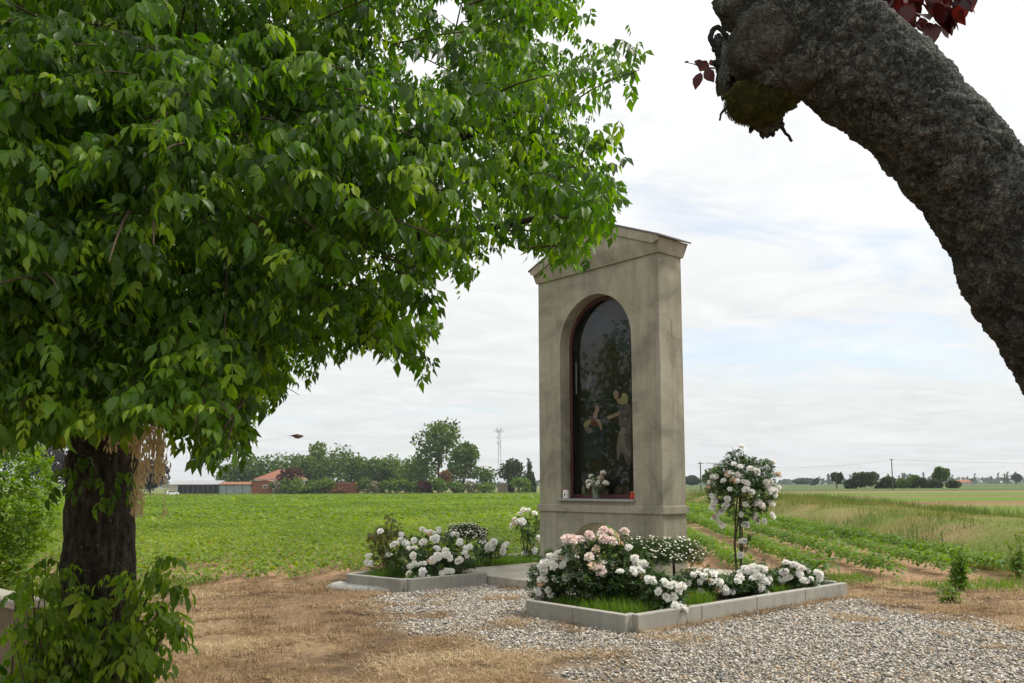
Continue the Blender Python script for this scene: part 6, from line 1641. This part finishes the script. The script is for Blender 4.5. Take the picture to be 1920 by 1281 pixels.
# low far woods on the horizon
n = 5000; x = RNG.uniform(-600, 1500, n); y = RNG.uniform(1050, 1150, n); P = np.stack([x, y, RNG.random(n)*7*(.35+fb2(x*.012, y*0, 3, 4))], -1); R = rot_xyz(RNG.uniform(-1, 1, n), RNG.uniform(-1, 1, n), RNG.uniform(0, 6, n)); V, Fc = scatter(QV, QF, R, P, 4.5*RNG.uniform(.6, 1.3, n))
tag(link('distant_wood', mesh_np('distant_wood', V, Fc, FM['blue'], np.repeat(RNG.random(n), 4))), 'hazy line of distant woods along the horizon', 'wood', kind='stuff')
M['pole'] = m_simple('grey_pole', (.12, .105, .095), (.09, .08, .07), 2, .9)
POL = []
for (u, vt, Y_, lb) in ((1314, 866, 150, 'utility pole next to the shrine edge behind the bank'), (1568, 884, 232, 'utility pole standing inside the egg-shaped tree'), (1673.5, 860, 175, 'tall utility pole among the far bushes'), (1600, 895, 300, 'short distant post beside the broad dark bush')):
    x0 = fx(u, Y_); zg = float(terrain(x0, Y_)); Hp = fz(u, vt, Y_)-zg; t = thing('utility_pole', lb, 'pole', (x0, Y_, zg), 'utility poles in the fields'); MB().tube([(0, 0, -.3), (0, 0, Hp)], [.13, .09], 8).build('pole', M['pole'], t); MB().box(-.5, .5, -.05, .05, Hp-.35, Hp-.25).build('crossarm', M['pole'], t); POL.append(np.array([x0, Y_, zg+Hp-.2]))
b_ = MB(); far_r = np.array([POL[2][0]+70, POL[2][1]-20, POL[2][2]+.2]); 
for s in (-.4, .4):
    for A_, B_ in ((POL[0], POL[2]), (POL[2], far_r)): b_.tube([A_+(B_-A_)*t_+np.array([s, 0, -1.2*4*t_*(1-t_)]) for t_ in np.linspace(0, 1, 14)], .008, 4)
o = b_.build('overhead_wires', M['dkgrey']); tag(o, 'thin overhead wires sagging between the utility poles', 'wires', kind='stuff')
zg = 0.; t = thing('distant_barn', 'pale distant barn on the horizon right of the bush row', 'barn', (fx(1806, 520), 520, 0)); x0, x1 = fx(1790, 520)-fx(1806, 520), fx(1822, 520)-fx(1806, 520)
MB().box(x0, x1, 0, 9, -.3, fz(1806, 904.5, 520)).build('wall', M['plaster'], t); e = fz(1806, 904.5, 520); MB().add([(x0-.3, -.4, e), (x1+.3, -.4, e), (x1+.3, 9.4, e), (x0-.3, 9.4, e), (x0-.3, 4.5, e+1.6), (x1+.3, 4.5, e+1.6)], [(0, 1, 5, 4), (2, 3, 4, 5), (0, 4, 3), (1, 2, 5), (0, 3, 2, 1)]).build('roof', M['tile'], t)
# two dark heaps on the bank
def heap(u, v, wpx, hpx, seed, lb):
    g = gnd(u, v, .35); Y_ = g[1]; k = Y_/F; bm = bmesh.new(); bmesh.ops.create_icosphere(bm, subdivisions=3, radius=1); D = np.array([q.co[:] for q in bm.verts]); Fc = np.array([[q.index for q in f.verts] for f in bm.faces]); bm.free()
    V = D*np.array([wpx*k*.5, .8, hpx*k])*(.75+.5*fbm(D*2.2+seed, 3, seed))[:, None]; zg = float(terrain(g[0], Y_)); o = link('soil_heap', mesh_np('soil_heap', V, Fc, m_simple('dark_soil_%d' % seed, (.055, .038, .028), (.035, .026, .02), 3, .95, .1), smooth=False), None, (g[0], Y_, zg)); tag(o, lb, 'soil heap', 'dark heaps of soil on the bank')
heap(1511, 941, 27, 5, 1, 'dark heap of soil on the bank beside the standard rose'); heap(1544, 937, 30, 4.5, 2, 'longer dark heap of soil farther back on the bank')
# a leafy tree off to the left that the shrine's glass mirrors
far_m = FM['fresh']
t = thing('roadside_tree', 'leafy tree beside the field mirrored in the shrine glass', 'tree', (-14., 13.8, 0)); r = np.random.default_rng(44); Ps = []
for i_ in range(36):
    c_ = np.array([r.normal(0, .9), r.normal(0, 2.3), r.uniform(1.0, 6.3)]); m = 190; d = r.normal(0, 1, (m, 3)); d /= np.linalg.norm(d, axis=1)[:, None]; Ps.append(c_+d*r.uniform(.7, 1.2)*(.5+.5*r.random(m))[:, None])
P = np.concatenate(Ps); foliage('crown', P, P-np.array([0, 0, 4]), .2, M['shrubl'], 9, t, kind=None, tbias=-.1); MB().tube([(0, 0, -.1), (.05, 0, 2.2), (0, .1, 4.5)], [.16, .12, .05], 9).build('trunk', M['elderbark'], t)

# ---- tall weeds by the field edge
def weed(u, v, hpx, lb, seed, wpx=40, dens=160, mat='crop2'):
    g = gnd(u, v); k = g[1]/F; r = np.random.default_rng(seed); t = thing('tall_weed', lb, 'weed', (g[0], g[1], 0)); H_ = hpx*k; Wd = wpx*k; b_ = MB(); Ps = []
    for i_ in range(6):
        tip = np.array([r.normal(0, Wd*.3), r.normal(0, Wd*.3), H_*r.uniform(.5, 1.)]); b_.tube([(r.normal(0, .02), r.normal(0, .02), -.02), tip*.5+r.normal(0, .02, 3), tip], [.006, .005, .002], 5)
        for q in range(dens//6): tt = r.random(); Ps.append(tip*tt+r.normal(0, .055, 3)*(1.4-tt))
    P = np.array(Ps); foliage('leaves', P, r.normal(0, 1, (len(P), 3)), .085, M[mat], seed, t, tbias=.0); b_.build('stems', M['stem'], t)['kind'] = 'stuff'
weed(1800, 1108, 90, 'tall leafy weed at the near edge of the crop rows', 1, 46, 260)
weed(1788, 1130, 30, 'small low weed in front of the tall leafy weed', 2, 36, 60)
weed(1910, 1085, 90, 'dark weed at the foot of the bank beyond the tall leafy weed', 3, 30, 140)
M['cornl'] = m_leaf('maize_leaf', [(0, (.06, .12, .02)), (1, (.12, .2, .035))], (1.5, 1.5, .8), .35, .5, .3)
for (u, v, hp, lb, s) in ((1768, 1045, 60, 'self-sown maize plant standing at the bank foot', 5), (1708, 1032, 28, 'small self-sown maize shoot at the end of a crop row', 6)):
    g = gnd(u, v); k = g[1]/F; r = np.random.default_rng(s); t = thing('maize_plant', lb, 'maize', (g[0], g[1], float(terrain(g[0], g[1])))); MB().tube([(0, 0, -.02), (0, 0, hp*k*.8)], [.012, .006], 6).build('stalk', M['stem'], t)
    for i_ in range(6):
        a_ = i_*2.6+r.uniform(-.3, .3); z0 = hp*k*(.15+.12*i_); l = hp*k*.55; V = []; Q = []
        for j_, tt in enumerate(np.linspace(0, 1, 6)):
            p = np.array([math.cos(a_)*l*tt, math.sin(a_)*l*tt, z0+l*(.9*tt-1.1*tt*tt)]); s_ = np.array([-math.sin(a_), math.cos(a_), 0])*.022*(1-tt)**.6; V += [p-s_, p+s_]
            if j_: Q.append([j_*2-2, j_*2-1, j_*2+1, j_*2])
        link('leaf', mesh_np('leaf', np.array(V), np.array(Q), M['cornl'], np.full(len(V), .5)), t)

# ---- the bird
BYY = 12.; bp = dep(556, 818, BYY); k = BYY/F
bird = thing('flying_bird', 'small brown bird in flight above the field', 'bird', tuple(bp))
M['bfeather'] = m_simple('brown_feather', (.13, .085, .06), (.085, .055, .04), 40, .8); M['bbelly'] = m_simple('buff_feather', (.25, .19, .14), (.2, .15, .11), 30, .8)
prof = [(-12, 0.4, .7), (-8, .9, 1.1), (-5, 0.6, 2.6), (-1, 0, 4.1), (3, -.3, 4.3), (6.5, -.4, 3.2), (8.5, 0, 2.6), (10.5, .2, 2.2), (11.6, .1, 1.2), (13.2, -.4, .35)]
MB().tube([(a_*k, 0, b2*k) for a_, b2, _ in prof], [c_*k for *_, c_ in prof], 12).build('body', M['bfeather'], bird, smooth=True)
for s in (-1, 1):
    wv = [(5, 0, 2.2), (3, s*4.5, 2.6), (-4, s*5.2, 2.2), (-9.5, s*3.2, 1.6), (-4, 0, 2.2)]
    V = [tuple(q*k for q in p) for p in wv]+[tuple((p[0]*k, p[1]*k, (p[2]-.7)*k)) for p in wv]; MB().add(V, [(0, 1, 2, 3, 4), (9, 8, 7, 6, 5)]+[(i_, i_+5, (i_+1) % 5+5, (i_+1) % 5) for i_ in range(5)]).build('wing', M['bfeather'], bird)
V = [(-11, -.7, .6), (-11, .7, .6), (-17, 1.5, 1.5), (-17, -1.5, 1.5)]; V = V+[(a_, b2, c_-.4) for a_, b2, c_ in V]
MB().add([tuple(q*k for q in p) for p in V], [(0, 1, 2, 3), (7, 6, 5, 4), (0, 4, 5, 1), (1, 5, 6, 2), (2, 6, 7, 3), (3, 7, 4, 0)]).build('tail', M['bfeather'], bird)
MB().tube([(12.6*k, 0, -.1*k), (14.6*k, 0, -.7*k)], [.45*k, .08*k], 6).build('beak', M['black'], bird)
MB().tube([(4*k, 0, -3.6*k), (4.6*k, 0, -6*k)], [.3*k, .15*k], 5).build('foot', M['black'], bird)

# ---- air
m_, t_, o_ = material('haze_air'); pv = t_.nodes.new('ShaderNodeVolumePrincipled'); pv.inputs['Color'].default_value = (.80, .88, .96, 1); pv.inputs['Density'].default_value = .00016; pv.inputs['Anisotropy'].default_value = .2
t_.links.new(pv.outputs[0], o_.inputs['Volume'])
hz = MB().box(-1700, 1700, -300, 1500, -5, 40).build('haze', m_); hz['kind'] = 'stuff'
